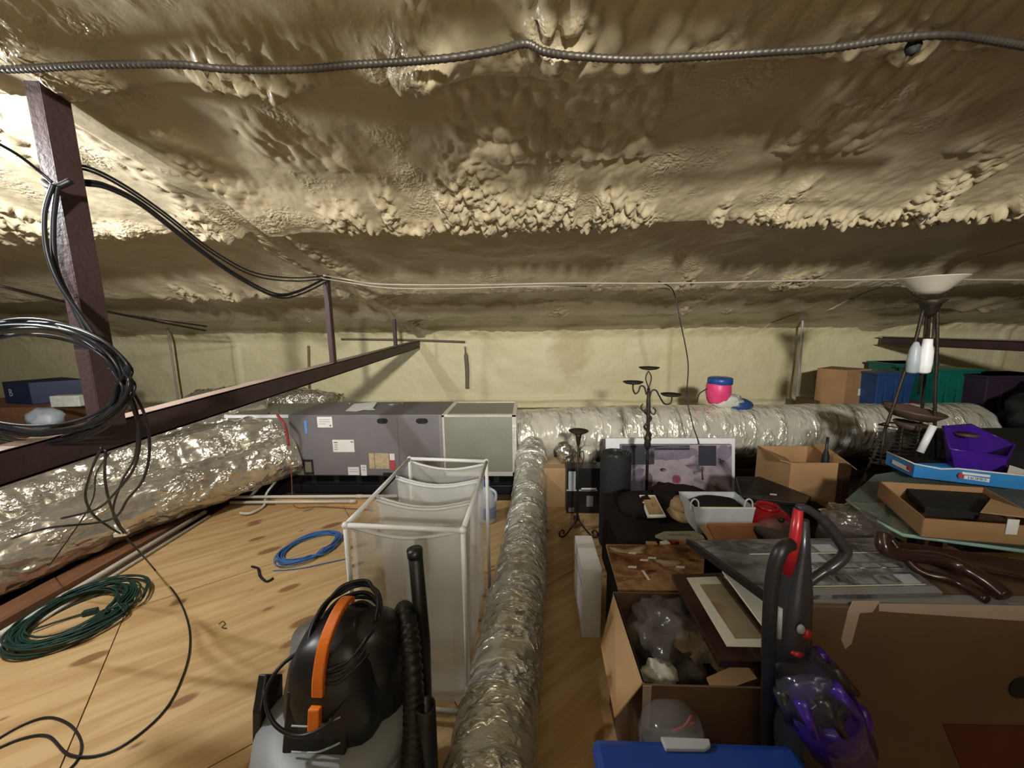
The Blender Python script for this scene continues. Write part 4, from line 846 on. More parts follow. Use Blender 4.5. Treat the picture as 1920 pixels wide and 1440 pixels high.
# open cardboard box, rear
a = P(1474, 958, y=2.28); zb = P(1474, 868, y=2.28).z; b = P(1588, 900, y=2.28)
open_box('cardboard_box', 'open brown carton with dark bottle in front of trunk duct', (a.x, 2.28, .40 if False else .0), (b.x, 2.62, zb), 'card', flaps=[[V((a.x, 2.28, zb)), V((a.x, 2.62, zb)), P(1478, 860, y=2.6), P(1462, 862, y=2.3)], [V((b.x, 2.28, zb)), V((b.x, 2.62, zb)), V((b.x+.07, 2.6, zb+.03)), V((b.x+.07, 2.3, zb-.05))]])
c = P(1545, 880, y=2.4); 
obj('dark_bottle', lathe(B(), V((c.x, c.y, .5)), [(.02, 0), (.022, .02), (.022, zb-.5), (.008, zb-.5+.05), (.008, zb-.5+.13)], 14), 'black', None, True, label='thin dark bottle poking out of rear open carton', cat='bottle')

# glossy brown wrapped print on stack (behind the big open carton)
zs = .50; q = [P(1160, 1105, z=zs), P(1318, 1108, z=zs), P(1322, 1022, z=zs), P(1136, 1020, z=zs)]
cbox('dark_carton', 'dark carton under the glossy brown wrapped print', (min(q[0].x, q[3].x)+.02, q[0].y+.01, 0), (q[1].x-.02, q[2].y-.01, zs-.012), 'dust', flaps=False)
t = thing('wrapped_print', 'glossy brown picture panel in shrink wrap lying flat', 'picture', (q[0]+q[2])/2)
obj('panel', slab(B(), q, .012), 'art2', t, bev=.001)
for k, (u, v_, px, py) in enumerate(((0, 0, 1185, 1037), (0, 0, 1207, 1050), (0, 0, 1222, 1046), (0, 0, 1185, 1063), (0, 0, 1275, 1063))):
    p = P(px, py, z=zs+.001); obj('print_patch', slab(B(), [p+V((-.02, -.004, 0)), p+V((.015, -.008, 0)), p+V((.022, .006, 0)), p+V((-.01, .008, 0))], .0008), 'cream', t)
p = P(1215, 1078, z=zs+.002); obj('print_patch', slab(B(), [p+V((-.01, -.03, 0)), p+V((.0, -.03, 0)), p+V((-.008, .03, 0)), p+V((-.018, .03, 0))], .0008), 'cream', t)

# ------------------------------------------------------------------ big open carton with contents
bx0 = P(1197, 1285, z=.5); bx1 = P(1155, 1106, z=.5); XL = (bx0.x+bx1.x)/2; YF_, YB_ = bx0.y, bx1.y-.01
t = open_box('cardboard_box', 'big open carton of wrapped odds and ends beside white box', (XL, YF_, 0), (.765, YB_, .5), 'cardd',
    flaps=[])
obj('flap', slab(B(), [V((XL, YF_+.01, .5)), V((XL, YB_-.01, .5)), P(1126, 1210, y=YB_-.08), P(1152, 1345, y=YF_-.02)], .005, (1, 0, 0)), 'card2', t)
obj('clear_tape', mm(B(), (XL-.001, YF_-.002, .05), (XL+.022, YF_, .5)), 'tapec', t)
CBX = (XL+.765)/2
obj('plastic_bag', blob((XL+.15, YB_-.14, .43), (.13, .13, .10), 2, .35, 4, 2.2), 'bag', None, True, label='crumpled clear plastic bag inside the big open carton', cat='bag')
obj('dark_clothes', blob((XL+.18, YF_+.16, .30), (.17, .15, .12), 5, .35, 4), 'dust', None, True, label='dark folded clothes filling the big open carton', cat='clothes')
obj('dark_clothes', blob((XL+.32, YF_+.24, .34), (.13, .13, .11), 9, .35, 4), 'hat', None, True, label='mottled brown clothes at right inside the big open carton', cat='clothes')
obj('pale_wrapping', blob(P(1235, 1262, z=.44), (.055, .035, .03), 6, .5, 3), 'cloth', None, True, label='pale crumpled wrapping at front of the big open carton', cat='wrapping')
q = [P(1325, 1270, z=.46), P(1395, 1240, z=.46), P(1420, 1272, z=.46), P(1340, 1300, z=.46)]
obj('card_sheet', slab(B(), q, .006), 'card', None, label='loose brown card piece inside the big open carton', cat='card')

# framed picture with cream mat lying on the carton
zf = .60; C4 = [P(1287, 1083, z=zf), P(1392, 1080, z=zf), P(1462, 1214, z=zf-.0), P(1363, 1212, z=zf-.0)]
C4[1].x = min(C4[1].x, .74); 
t = thing('framed_picture', 'dark-framed faded picture with cream mat lying tilted on carton', 'picture', (C4[0]+C4[2])/2-V((0, 0, .02)))
cc = sum(C4, V((0, 0, 0)))/4
def scl(f, dz=0): return [V((cc.x+(p.x-cc.x)*f, cc.y+(p.y-cc.y)*f, p.z+dz)) for p in C4]
obj('frame', slab(B(), [V((C4[0].x-.045, C4[0].y+.02, zf-.001)), V((C4[1].x, C4[1].y+.02, zf-.001)), V((C4[2].x, C4[2].y-.045, zf-.001)), V((C4[3].x-.045, C4[3].y-.045, zf-.001))], .022), 'brownd', t, bev=.002)
obj('mat_board', slab(B(), C4, .003), 'cream', t)
obj('print', slab(B(), [P(1312, 1096, z=zf+.002), P(1392, 1094, z=zf+.002), P(1470, 1196, z=zf+.002), P(1378, 1196, z=zf+.002)], .002), 'art3', t)
obj('dark_frame', slab(B(), [P(1343, 1075, z=zf+.02), P(1352, 1075, z=zf+.02), P(1462, 1215, z=zf+.02), P(1452, 1215, z=zf+.02)], .012), 'brownd', t)
q = [P(1354, 1070, z=.66), P(1380, 1075, z=.66), P(1450, 1118, z=.66), P(1462, 1200, z=.66), P(1440, 1186, z=.66)]
obj('white_board', slab(B(), q, .006), 'cream', None, label='white mat board edge showing under the photo collage', cat='board')

# ------------------------------------------------------------------ large carton with taped front, collage on it
zt_ = .72; yT = .96; xT = P(1492, 1180, y=yT).x
t = thing('large_carton', 'large brown carton at lower right, front sealed with pale tape', 'box', (1.5, 1.15, 0))
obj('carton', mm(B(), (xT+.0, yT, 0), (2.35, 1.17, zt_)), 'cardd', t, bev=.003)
f = lambda px, py: P(px, py, y=yT-.002)
obj('tape_strip', slab(B(), [f(1648, 1132), f(1940, 1137), f(1940, 1166), f(1648, 1146)], .002, (0, 1, 0)), 'tapec', t)
obj('tape_strip', slab(B(), [f(1600, 1128), f(1650, 1128), f(1636, 1148), f(1612, 1150), f(1597, 1207), f(1585, 1217), f(1577, 1200), f(1590, 1148)], .0025, (0, 1, 0)), 'tapec', t)
obj('lower_panel', slab(B(), [f(1768, 1358), f(1960, 1362), f(1960, 1470), f(1815, 1470)], .004, (0, 1, 0)), 'bark', t, label='dark wine-red patch low on the carton')
p = f(1916, 1290); obj('handle_hole', lathe(B(), p, [(.001, -.003), (.03, -.003), (.035, .0)], 20, axis=(0, 1, 0)), 'blackm', t, True)
obj('grey_strip', slab(B(), [P(1500, 1126, z=zt_+.008), P(1940, 1137, z=zt_+.008), P(1940, 1118, z=zt_+.008), P(1540, 1112, z=zt_+.008)], .007), 'grey', None, label='grey flat strip along the top front edge of large carton', cat='strip')
zc = zt_+.02
q = [P(1448, 1118, z=zc), P(1768, 1112, z=zc), P(1640, 1008, z=zc), P(1298, 1012, z=zc)]
t = thing('photo_collage', 'wide grey photo collage board in dark frame lying flat', 'picture', (q[0]+q[2])/2-V((0, 0, .02)))
obj('board', slab(B(), q, .016), 'art4', t, bev=.001)
obj('frame_edge', slab(B(), [q[3], q[3]+V((-.02, 0, .004)), q[0]+V((-.022, -.0, .004)), q[0]], .022), 'black', t)
bl = lambda u, v: q[0].lerp(q[1], u).lerp(q[3].lerp(q[2], u), v)+V((0, 0, .0015))
obj('front_margin', slab(B(), [bl(0, 0), bl(1, 0), bl(1, .10), bl(0, .10)], .001), 'grey', t)
for i in range(6):
    for j in range(4):
        u0, v0 = .22+i*.125+.012*(j % 2), .14+j*.19
        if i == 0 and j > 1: continue
        obj('photo', slab(B(), [bl(u0, v0), bl(u0+.10, v0), bl(u0+.10, v0+.15), bl(u0, v0+.15)], .001), 'photo' if (2*i+3*j) % 5 else 'lat', t)
for j in range(3): obj('mount_line', slab(B(), [bl(.2, .12+j*.28), bl(.96, .12+j*.28), bl(.96, .13+j*.28), bl(.2, .13+j*.28)], .0012), 'cream', t)
# curved dark wood frame
t = thing('curved_chair_frame', 'glossy dark bentwood frame lying at right on large carton', 'chair', P(1760, 1070, z=zt_))
g = lambda a, b, z: P(a, b, z=z)
obj('bent_rail', tube(B(), spline([g(1655, 1000, .84), g(1660, 1030, .80), g(1700, 1042, .78), g(1750, 1046, .78), g(1800, 1062, .77), g(1850, 1090, .76), g(1885, 1118, .745)], 8), .020, 12), 'brownd', t, True)
obj('bent_rail', tube(B(), spline([g(1668, 1010, .82), g(1720, 1068, .75), g(1790, 1090, .745), g(1850, 1125, .74)], 8), .012, 12), 'brownd', t, True)
obj('seat_panel', slab(B(), [g(1662, 1012, .76), g(1700, 1016, .76), g(1940, 1052, .76), g(1940, 1085, .75), g(1800, 1060, .75), g(1680, 1036, .75)], .015), 'brownd', t, bev=.004)
# glass table
zg = .62; zg = .66; q = [P(1588, 935, z=zg), P(1626, 966, z=zg), P(1692, 1000, z=zg), P(1925, 1031, z=zg), V((2.6, 1.5, zg)), V((2.75, 2.3, zg)), P(1640, 890, z=zg)]
t = thing('glass_table', 'glass-topped table with greenish edge under cardboard tray', 'table', (2.1, 1.9, 0))
obj('glass_top', slab(B(), q, .012), 'glass', t); obj('glass_edge', tube(B(), [p+V((0, -.003, -.006)) for p in q[:5]], .0075, 8), 'gedge', t, True)
for x, y in ((1.86, 1.72), (2.5, 1.7), (2.5, 2.2), (1.95, 2.25)): obj('leg', mm(B(), (x-.02, y-.02, 0), (x+.02, y+.02, zg-.013)), 'brownd', t)
# crumpled silver bag
obj('silver_bag', blob(P(1628, 966, z=.62)+V((-.03, .03, -.03)), (.13, .09, .06), 11, .35, 4, 2.5), 'silver', None, True, label='crumpled shiny clear-silver bag at the glass table corner', cat='bag')
obj('grey_bundle', blob(P(1600, 1000, z=.60), (.13, .10, .10), 15, .25, 3), 'bag', None, True, label='grey plastic-wrapped bundle behind the photo collage', cat='bundle')
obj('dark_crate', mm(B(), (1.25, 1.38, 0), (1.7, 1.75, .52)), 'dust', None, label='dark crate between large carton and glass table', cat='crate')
# cardboard tray
zz = zg+.014; A = P(1728, 1006, z=zz); Bp = P(1925, 1022, z=zz); Cp = P(1645, 930, z=zz); hT = .075
t = thing('cardboard_tray', 'shallow open cardboard tray standing on the glass table', 'box', (A+Bp)/2)
up = V((0, 0, hT)); D_ = Cp+(Bp-A)
Bp2 = A+(Bp-A)*1.25; D_ = Cp+(Bp2-A)
for nm, p, r_, nn in (('front_wall', A, Bp2, (0, 1, 0)), ('left_wall', A, Cp, (1, 0, 0)), ('back_wall', Cp, D_, (0, -1, 0)), ('right_wall', Bp2, D_, (-1, 0, 0))):
    obj(nm, slab(B(), [p, r_, r_+up, p+up], .006, nn), 'card', t)
obj('bottom', slab(B(), [A, Bp2, D_, Cp], .004), 'cardd', t)
p = P(1896, 985, y=A.y); obj('label', box(B(), P(1898, 988, y=(A.y+Bp.y)/2-.02)+V((0, -.0, 0)), (.035, .002, .06), math.atan2(Bp.y-A.y, Bp.x-A.x)), 'paper', t)
obj('inner_flap', slab(B(), [P(1838, 960, z=zz+hT), P(1858, 935, z=zz+hT), P(1940, 962, z=zz+hT), P(1940, 972, z=zz+hT)], .003), 'card2', t)
obj('black_insert', slab(B(), [P(1735, 950, z=zz+.05), P(1835, 962, z=zz+.05), P(1855, 925, z=zz+.05), P(1700, 915, z=zz+.05)], .03), 'blackm', None, label='black padded insert lying in the cardboard tray', cat='case')
# blue long carton
q = [P(1712, 893, y=1.95), P(1925, 918, y=1.78)]; ht = .075
d = (q[1]-q[0]); d.z = 0; dn_ = V((d.y, -d.x, 0)).normalized()*-1
zb = q[0].z; t = thing('blue_carton', 'long flat bright blue printed carton over the cardboard tray', 'box', V((2.3, 1.95, zb)))
a_, b_ = q[0], V((q[1].x, q[1].y, q[1].z)); bk = V((0.03, .24, .02)); h_ = V((0, 0, .068))
mbl = mat('bright_blue_card', (.02, .20, .52), .5, 0, .08)
l_ = P(1660, 868, y=2.15)
obj('front_side', slab(B(), [a_, b_, b_+h_, a_+h_], .004, (0, 1, 0)), mbl, t); obj('left_side', slab(B(), [a_, l_, l_+h_, a_+h_], .004, (1, .3, 0)), mbl, t)
obj('bottom', slab(B(), [a_, b_, b_+V((.1, .35, 0)), l_], .004), mbl, t); obj('white_lip', tube(B(), [l_+h_, a_+h_, a_.lerp(b_, .25)+h_+V((0, 0, -.012)), a_.lerp(b_, .4)+h_, b_+h_], .004, 6), 'paper', t, True)
lf = lambda u, v: a_.lerp(b_, u)+h_*v+V((0, -.003, 0))
obj('label', slab(B(), [lf(.46, .28), lf(.68, .22), lf(.68, .50), lf(.46, .55)], .001, (0, 1, 0)), 'paper', t); obj('label', slab(B(), [lf(.42, .62), lf(.68, .60), lf(.68, .78), lf(.44, .80)], .001, (0, 1, 0)), 'paper', t)
ob = obj('red_dot', lathe(B(), lf(.43, .5), [(.001, 0), (.016, 0), (.016, .002)], 18, axis=(0, -1, 0)), 'red', t)
ang = math.atan2(b_.y-a_.y, b_.x-a_.x)
text('HOMES', .020, lf(.57, .39)+V((0, -.003, 0)), (R(90), -math.atan2(b_.z-a_.z, (b_-a_).length), ang), 'bluet', t)
ls = lambda u, v: a_.lerp(l_, u)+h_*v+V((-.004, -.003, 0))
obj('label', slab(B(), [ls(.15, .2), ls(.75, .25), ls(.75, .6), ls(.15, .55)], .001, (1, .3, 0)), 'paper', t); obj('red_dot', slab(B(), [ls(.08, .3), ls(.25, .3), ls(.25, .7), ls(.08, .7)], .0015, (1, .3, 0)), 'red', t)
obj('white_papers', slab(B(), [P(1885, 898, y=1.86), P(1935, 912, y=1.80), P(1935, 885, y=2.0), P(1893, 872, y=2.0)], .01), 'paper', None, label='white papers sticking out of the blue carton at right edge', cat='paper')
# support under blue carton
obj('dark_crate', mm(B(), (2.3, 2.0, zg+.002), (2.7, 2.25, zb-.006)), 'dust', None, label='dark crate behind tray holding up the blue carton', cat='crate')
# purple tote and blue clear base
p0, p1 = P(1768, 872, y=2.1), P(1888, 895, y=2.0)
t = thing('purple_tub', 'translucent purple plastic tub on the blue carton', 'tub', (p0+p1)/2)
q = [P(1768, 800, y=2.3), P(1820, 796, y=2.45), P(1903, 835, y=2.3), P(1890, 858, y=2.05), P(1782, 842, y=2.08)]; lo = [P(1775, 878, y=2.15), P(1815, 868, y=2.3), P(1880, 880, y=2.2), P(1878, 900, y=2.02), P(1792, 885, y=2.05)]
bm = B(); A_ = [bm.verts.new(p) for p in q]; C_ = [bm.verts.new(p) for p in lo]; n = 5
for i in range(n): j = (i+1) % n; bm.faces.new((A_[i], A_[j], C_[j], C_[i]))
bm.faces.new(C_[::-1]); obj('tub_wall', bm, 'purple', t); obj('rim', tube(B(), q, .007, 6, closed=True), 'purple', t, True); 
obj('dish', lathe(B(), P(1812, 812, y=2.3), [(.001, -.02), (.05, -.015), (.055, -.004)], 20), 'brown2', t, True)
q2 = [p+V((.0, -.0, .0)) for p in lo]; obj('clear_base', slab(B(), [V((p.x+.01*(1 if p.x > 2.5 else -1), p.y, p.z+.015)) for p in lo], .05), 'clearb', t)

# ------------------------------------------------------------------ tripod torchiere with shelf
yL = 2.4; f = lambda px, py, y=yL: P(px, py, y=y)
base = V((f(1735, 800).x, yL, 0))
t = thing('floor_lamp', 'black tripod floor lamp with frosted bowl shade', 'lamp', base)
sc_ = f(1743, 552); obj('lamp_shade', lathe(B(), sc_, [(.045, 0), (.075, .02), (.105, .055), (.15, .095), (.155, .10), (.145, .095), (.09, .05), (.04, .01)], 36), 'shade', t, True)
obj('shade_holder', tube(B(), spline([f(1710, 549), f(1722, 556), f(1743, 560), f(1764, 556), f(1776, 549)], 6), .008, 8), 'iron', t, True)
obj('hub', lathe(B(), f(1743, 580), [(.012, -.05), (.035, -.02), (.05, .03), (.075, .055), (.04, .058)], 16), 'iron', t, True)
foot = {0: P(1592, 1000, y=2.3), 1: P(1752, 980, y=2.2), 2: P(1700, 950, y=2.75)}
for k, pts in enumerate(([f(1731, 580), f(1716, 640), f(1695, 700), f(1665, 790), f(1628, 880)], [f(1757, 580), f(1757, 650), f(1753, 750), f(1753, 890)], [f(1743, 580), f(1738, 650, 2.45), f(1730, 750, 2.55), f(1722, 860, 2.6)])):
    d = (pts[-1]-pts[-2]); kz = pts[-1].z/max(.01, -d.z); e = pts[-1]+d*kz; e.z = 0
    obj('leg', tube(B(), spline(pts+[e], 5), .009, 8), 'iron', t, True)
obj('inner_rod', tube(B(), [f(1737, 590), f(1722, 740)], .006, 6), 'iron', t, True); obj('inner_rod', tube(B(), [f(1752, 590), f(1745, 700)], .006, 6), 'iron', t, True)
# wire basket shelf on the legs
w0, w1 = (1650, 795), (1742, 815)
bk = obj('wire_shelf', tube(B(), [f(1648, 796, 2.3), f(1742, 812, 2.3), f(1752, 800, 2.6), f(1665, 792, 2.6)], .006, 6, closed=True), 'iron', t, True)
for k in range(9):
    dy = 4+k*7; o = obj('wire', tube(B(), spline([f(1646-dy*.28, 799+dy, 2.3), f(1700-dy*.15, 806+dy*1.0, 2.26), f(1738-dy*.1, 818+dy*.72, 2.3)], 4), .0028 if k not in (3, 8) else .006, 5), 'iron', bk, True)
for px in (1660, 1693, 1725): obj('wire', tube(B(), [f(px, 798, 2.29), f(px-10, 870, 2.28)], .006, 5), 'iron', bk, True)
obj('shelf_tray', slab(B(), [f(1630, 868, 2.3), f(1740, 884, 2.3), f(1760, 868, 2.6), f(1655, 862, 2.6)], .008), 'iron', t)
# dishes
obj('brown_dish', lathe(B(), f(1708, 778, 2.42), [(.02, -.03), (.10, -.015), (.15, .03), (.155, .04), (.145, .036), (.09, 0), (.001, -.012)], 32, axis=(.12, -.1, 1)), 'brown2', None, True, label='wide brown dish resting on top of lamp shelf', cat='dish')
obj('brown_dish', lathe(B(), f(1712, 800, 2.40), [(.02, -.03), (.07, -.02), (.10, .015), (.095, .022), (.06, 0), (.001, -.01)], 28, axis=(.12, -.1, 1)), 'brown2', None, True, label='smaller brown dish tucked under the wide one', cat='dish')
obj('small_cup', lathe(B(), f(1706, 832, 2.4), [(.02, -.04), (.025, -.02), (.045, .03), (.001, .03)], 16, axis=(.5, 0, 1)), 'brown2', None, True, label='small dark cup hanging inside the wire shelf', cat='cup')
obj('white_tube', tube(B(), [f(1725, 848, 2.25), f(1750, 798, 2.25)], .018, 14), 'white', None, True, label='white paper tube leaning on the lamp shelf', cat='tube')
c = f(1730, 700, 2.36)
t = thing('hanging_bottle', 'white and grey spray bottle hanging from the tripod lamp', 'bottle', c)
obj('white_half', lathe(B(), c, [(.02, 0), (.033, .01), (.036, .06), (.034, .13), (.024, .18), (.022, .21), (.001, .212)], 20), 'white', t, True)
obj('grey_half', lathe(B(), c+V((-.05, .015, 0)), [(.02, 0), (.03, .01), (.032, .08), (.026, .15), (.012, .19), (.001, .195)], 20), 'lat', t, True)
obj('string', tube(B(), [c+V((0, 0, .21)), f(1745, 600, 2.38)], .0025, 5), 'iron', t)

# ------------------------------------------------------------------ things on the ledge and behind the trunk duct
LZ = .36
a, b = P(1552, 765, y=4.4), P(1640, 765, y=4.4); h = P(1600, 694, y=4.4).z; xmid = P(1588, 700, y=4.4).x
t = thing('cardboard_box', 'tall brown carton with white label on the far ledge', 'box', ((a.x+b.x)/2, 4.6, LZ))
bm = B(); q = [V((a.x, 4.62, LZ)), V((xmid, 4.40, LZ)), V((b.x, 4.5, LZ)), V((a.x+.35, 4.85, LZ))]
obj('carton', slab(B(), q, h-LZ, (0, 0, 1)), 'card', t, bev=.003)
dd = (q[2]-q[1]).normalized(); nn = V((dd.y, -dd.x, 0)); l0 = q[1]+dd*.20+nn*.003; obj('label', slab(B(), [l0+V((0, 0, .30)), l0+dd*.11+V((0, 0, .30)), l0+dd*.11+V((0, 0, .38)), l0+V((0, 0, .38))], .001, (0, 1, 0)), 'paper', t)
obj('low_carton', mm(B(), (P(1525, 760, y=4.5).x, 4.5, LZ), (a.x-.02, 4.8, P(1530, 752, y=4.5).z)), 'cardd', None, label='low dark carton left of the tall labelled carton', cat='box')
def bin_(label, px0, px1, pt, y, mt, dep=.4, zb=LZ, cat='bin'):
    a, b = P(px0, pt, y=y), P(px1, pt, y=y); zt_ = a.z; c = V(((a.x+b.x)/2, y+dep/2, (zt_+zb)/2)); t = thing('storage_bin', label, cat, (c.x, c.y, zb))
    obj('tub', box(B(), c, (b.x-a.x-.03, dep, zt_-zb), taper=.86), mt, t, bev=.01); obj('rim', box(B(), (c.x, c.y, zt_-.012), (b.x-a.x, dep+.03, .024)), mt, t, bev=.004)
    for k in (-1, 0, 1): obj('rib', box(B(), (c.x+k*(b.x-a.x)*.25, y-.003, c.z-.02), (.03, .02, (zt_-zb)*.8), rx=R(-3)), mt, t, bev=.003)
    return t
bin_('dark blue plastic bin on the far ledge beside labelled carton', 1645, 1722, 700, 4.25, 'blueb', .4)
bin_('green plastic bin, left and further back, behind lamp', 1682, 1760, 682, 4.68, 'greenb', .4)
bin_('large green plastic bin with flared rim, nearest the right edge', 1760, 1845, 693, 4.15, 'greenb', .45)
obj('red_tray', mm(B(), (P(1755, 770, y=4.0).x, 3.98, P(1755, 772, y=4.0).z-.01), (P(1900, 770, y=4.0).x, 4.4, P(1755, 764, y=4.0).z)), 'redp', None, label='flat red lid lying below the large green bin', cat='lid')
obj('garbage_bag', blob((5.02, 3.4, .52), (.55, .45, .52), 21, .2, 4), 'black', None, True, label='big black full garbage bag at far right edge', cat='bag')
obj('dark_suitcase', mm(B(), (4.35, 4.05, LZ), (6.2, 4.55, P(1880, 705, y=4.05).z)), 'dust', None, bev=.03, label='dark suitcase standing behind the black garbage bag', cat='suitcase') if False else None
bin_('dark purple-black bin behind the black garbage bag', 1850, 1990, 705, 3.95, mat('dark_mauve', (.035, .02, .045), .5), .4)
obj('dark_chest', mm(B(), (2.85, 2.35, 0), (4.2, 2.9, .70)), 'blackm', None, bev=.02, label='black trunk in deep shade at right edge below the bag', cat='trunk')
# pink container etc. on trunk duct
top = zt+.002; y = 3.68
c = P(1347, 757, y=y); c.z = top
t = thing('pink_container', 'pink plastic jar with blue lid on the trunk duct', 'jar', c)
zz = P(1347, 709, y=y).z-top
obj('jar_body', lathe(B(), c+V((-.01, 0, 0)), [(.08, .02), (.10, .06), (.115, .13), (.11, zz-.06), (.105, zz-.05)], 24), 'pink', t, True)
obj('lid', lathe(B(), c+V((0, 0, 0)), [(.10, zz-.06), (.112, zz-.055), (.112, zz), (.10, zz+.008), (.001, zz+.008)], 24), 'blue', t, True)
obj('wire_handle', tube(B(), spline([c+V((-.11, 0, zz-.10)), c+V((-.19, 0, .12)), c+V((-.21, 0, .03))], 6), .006, 6), 'iron', t, True)
obj('white_cloth', blob(c+V((.06, -.02, .05)), (.15, .08, .075), 31, .3, 3), 'cloth', None, True, label='white rag bunched against the pink jar', cat='cloth')
obj('blue_bundle', blob(P(1385, 760, y=y)+V((0, 0, .0)), (.13, .09, .075), 33, .1, 3), 'blueb', None, True, label='rounded slate-blue bundle right of the pink jar', cat='bundle')

# ------------------------------------------------------------------ left background box
c0, c1 = P(25, 754, y=3.3), P(152, 752, y=3.2)
obj('wooden_crate', mm(B(), (c0.x-.5, 3.05, 0), (c0.x+.64, 3.75, c0.z-.002)), 'board', None, bev=.01, label='dark brown crate far left behind the black cable coil', cat='crate')
t = thing('navy_box', 'navy blue box with white letter on the left crate', 'box', (c0+c1)/2)
zt_n = P(30, 716, y=3.25).z
obj('carton', slab(B(), [V((c0.x, 3.25, c0.z)), V((c0.x+.36, 3.18, c0.z)), V((c0.x+.62, 3.42, c0.z)), V((c0.x+.15, 3.6, c0.z))], zt_n-c0.z, (0, 0, 1)), 'navy', t, bev=.004)
text('B', .10, V((c0.x+.11, 3.222, (c0.z+zt_n)/2)), (R(90), 0, R(-11)), 'lat', t)
obj('white_block', box(B(), (P(125, 738, y=3.1).x, 3.11, c0.z+.048), (.24, .08, .10), .12), 'cloth', None, bev=.006, label='pale foam block right of the navy box', cat='block')
obj('grey_bundle', blob(P(85, 785, y=2.9), (.12, .1, .09), 41, .3, 3), 'lat', None, True, label='grey plastic bundle seen through the black cable coil', cat='bundle')

# ------------------------------------------------------------------ blue tote with latch, clear container
zt2 = .45; a, b = P(1112, 1400, z=zt2), P(1492, 1400, z=zt2); yb = P(1300, 1386, z=zt2).y; y0 = yb-.42
t = thing('blue_tote', 'blue lidded tote with grey latch at the bottom edge', 'bin', ((a.x+b.x)/2, yb-.2, 0))
obj('tub', box(B(), ((a.x+b.x)/2, (yb+y0)/2, .21), (b.x-a.x-.05, yb-y0-.05, .40), taper=.88), 'tote', t, bev=.03)
obj('lid', box(B(), ((a.x+b.x)/2, (yb+y0)/2, .43), (b.x-a.x, yb-y0, .04)), 'tote', t, bev=.018)
q = [P(1238, 1380, z=.462), P(1330, 1384, z=.462), P(1333, 1397, z=.462), P(1322, 1404, z=.462), P(1248, 1403, z=.462)]
obj('latch', slab(B(), q, .012), 'lat', t, bev=.003)
c = P(1275, 1385, z=.44)+V((0, .05, 0))
t = thing('clear_bowl', 'clear domed plastic container with pink ribbon behind tote', 'container', V((c.x, c.y, .40)))
obj('dome', lathe(B(), V((c.x, c.y, .36)), [(.085, 0), (.088, .03), (.075, .075), (.05, .10), (.001, .11)], 28), 'clear', t, True)
obj('pink_ribbon', tube(B(), spline([V((c.x+.0, c.y, .40)), V((c.x+.03, c.y-.01, .43)), V((c.x+.05, c.y, .45)), V((c.x+.06, c.y, .43)), V((c.x+.03, c.y, .42))], 6), .004, 6), 'redp', t, True)
obj('small_stand', mm(B(), (c.x-.07, c.y-.02 if c.y-.07 < yb+.005 else c.y-.07, 0), (c.x+.07, min(c.y+.07, YF_-.005), .358)), 'dust', None, label='dark box between tote and open carton', cat='box')

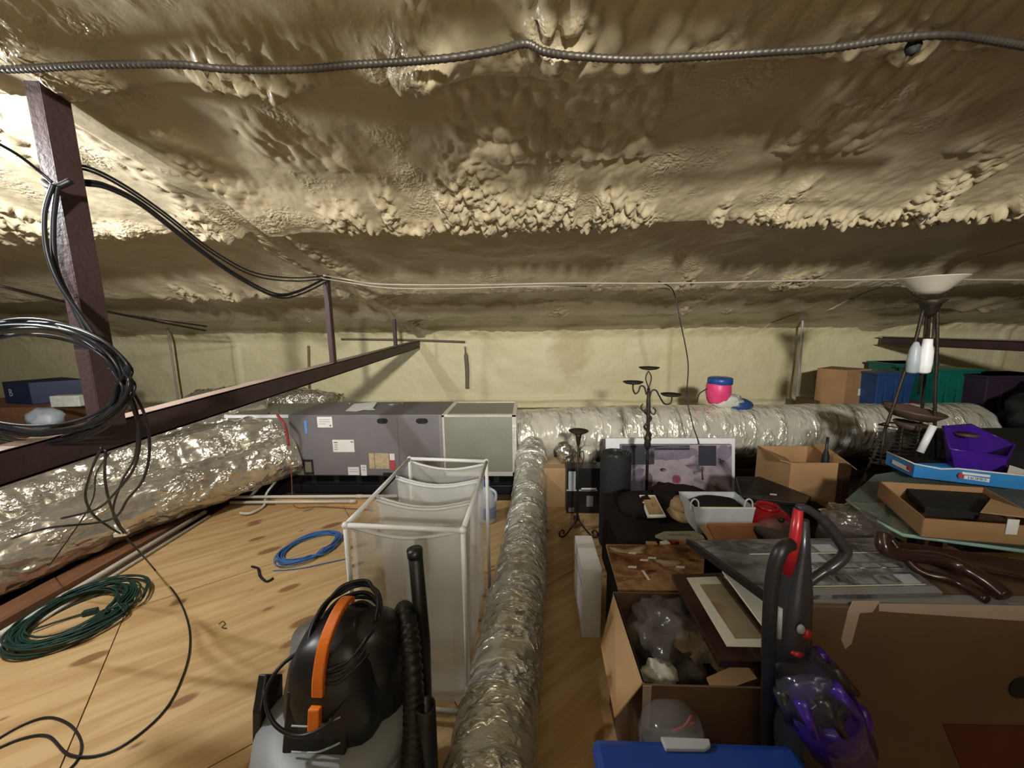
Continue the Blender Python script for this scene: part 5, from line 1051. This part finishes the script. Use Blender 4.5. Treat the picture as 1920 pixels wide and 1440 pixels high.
# ------------------------------------------------------------------ upright vacuum
yV = .84; f = lambda px, py, y=yV: P(px, py, y=y)
bs = V((f(1510, 1400).x, yV, 0))
t = thing('upright_vacuum', 'grey upright vacuum with red wand and purple bin', 'vacuum cleaner', bs)
obj('red_wand', tube(B(), [f(1497, 955), f(1490, 1010), f(1478, 1075)], [.010, .012, .013], 16), 'vred', t, True)
obj('grey_spine', tube(B(), [f(1508, 975), f(1503, 1040), f(1490, 1110), f(1480, 1180), f(1478, 1260)], [.010, .018, .036, .044, .046], 18), 'vdark', t, True)
obj('loop_handle', tube(B(), spline([f(1495, 952), f(1515, 955), f(1548, 980), f(1578, 1020), f(1585, 1035), f(1570, 1055), f(1535, 1078), f(1508, 1098)], 8), [.009]*15+[.013]*30+[.011]*12, 12), 'vdark', t, True)
obj('hose', tube(B(), spline([f(1482, 1020, .80), f(1462, 1035, .78), f(1448, 1090, .78), f(1442, 1180, .78), f(1440, 1280, .82), f(1437, 1360, .87), f(1440, 1440, .885), f(1446, 1500, .885)], 10), .0145, 12), 'hose', t, True)
obj('chrome_slider', tube(B(), [f(1462, 1140, .79), f(1460, 1195, .79)], .006, 10), 'lat', t, True)
obj('red_button', blob(f(1512, 1188, .80), (.012, .010, .014), 2, .05, 2), 'vred', t, True); obj('bin_catch', blob(f(1502, 1180, .795), (.009, .006, .013), 2, .05, 2), 'vgrey', t, True)
cb = f(1532, 1318, .80); ax = V((.38, -.05, .9))
ax2 = (f(1470, 1240)-f(1560, 1400)).normalized()
o = obj('dust_bin', lathe(B(), cb, [(.05, -.13), (.075, -.12), (.082, -.02), (.082, .04)], 32, axis=ax2), 'purpled', t, True)
obj('cyclone_top', lathe(B(), cb, [(.084, .04), (.08, .075), (.06, .11), (.03, .125), (.001, .13)], 32, axis=ax2, rf=lambda a, z: 1+.06*math.cos(10*a)), 'vclear', t, True)
obj('cyclone_core', lathe(B(), cb, [(.06, .03), (.058, .07), (.04, .095), (.001, .10)], 24, axis=ax2), 'vpurp', t, True)
Qv = ax2.to_track_quat('Z', 'Y').to_matrix()
for k in range(10):
    an = 2*math.pi*k/10; dv = Qv@V((math.cos(an), math.sin(an), 0)); obj('cyclone', tube(B(), [cb+dv*.066+ax2*.10, cb+dv*.088+ax2*.02], [.016, .008], 10), 'vpurp' if k % 2 else 'vdark', t, True)
obj('bin_hinge', blob(cb+V((.085, -.02, -.02)), (.02, .03, .04), 3, .1, 2), 'purple', t, True)
obj('red_clip', blob(f(1495, 1225, .80), (.016, .01, .008), 2, .05, 2), 'vred', t, True)
obj('body_shell', tube(B(), [f(1478, 1255), f(1490, 1330), f(1505, 1420), V((f(1505, 1420).x, yV, .12))], [.046, .055, .06, .06], 20), 'vdark', t, True)
obj('ball', blob(V((bs.x, yV, .11)), (.11, .10, .11), 1, 0, 3), 'purple', t, True)
obj('cleaner_head', box(B(), (bs.x, yV-.17, .04), (.30, .14, .07)), 'vdark', t, bev=.015)
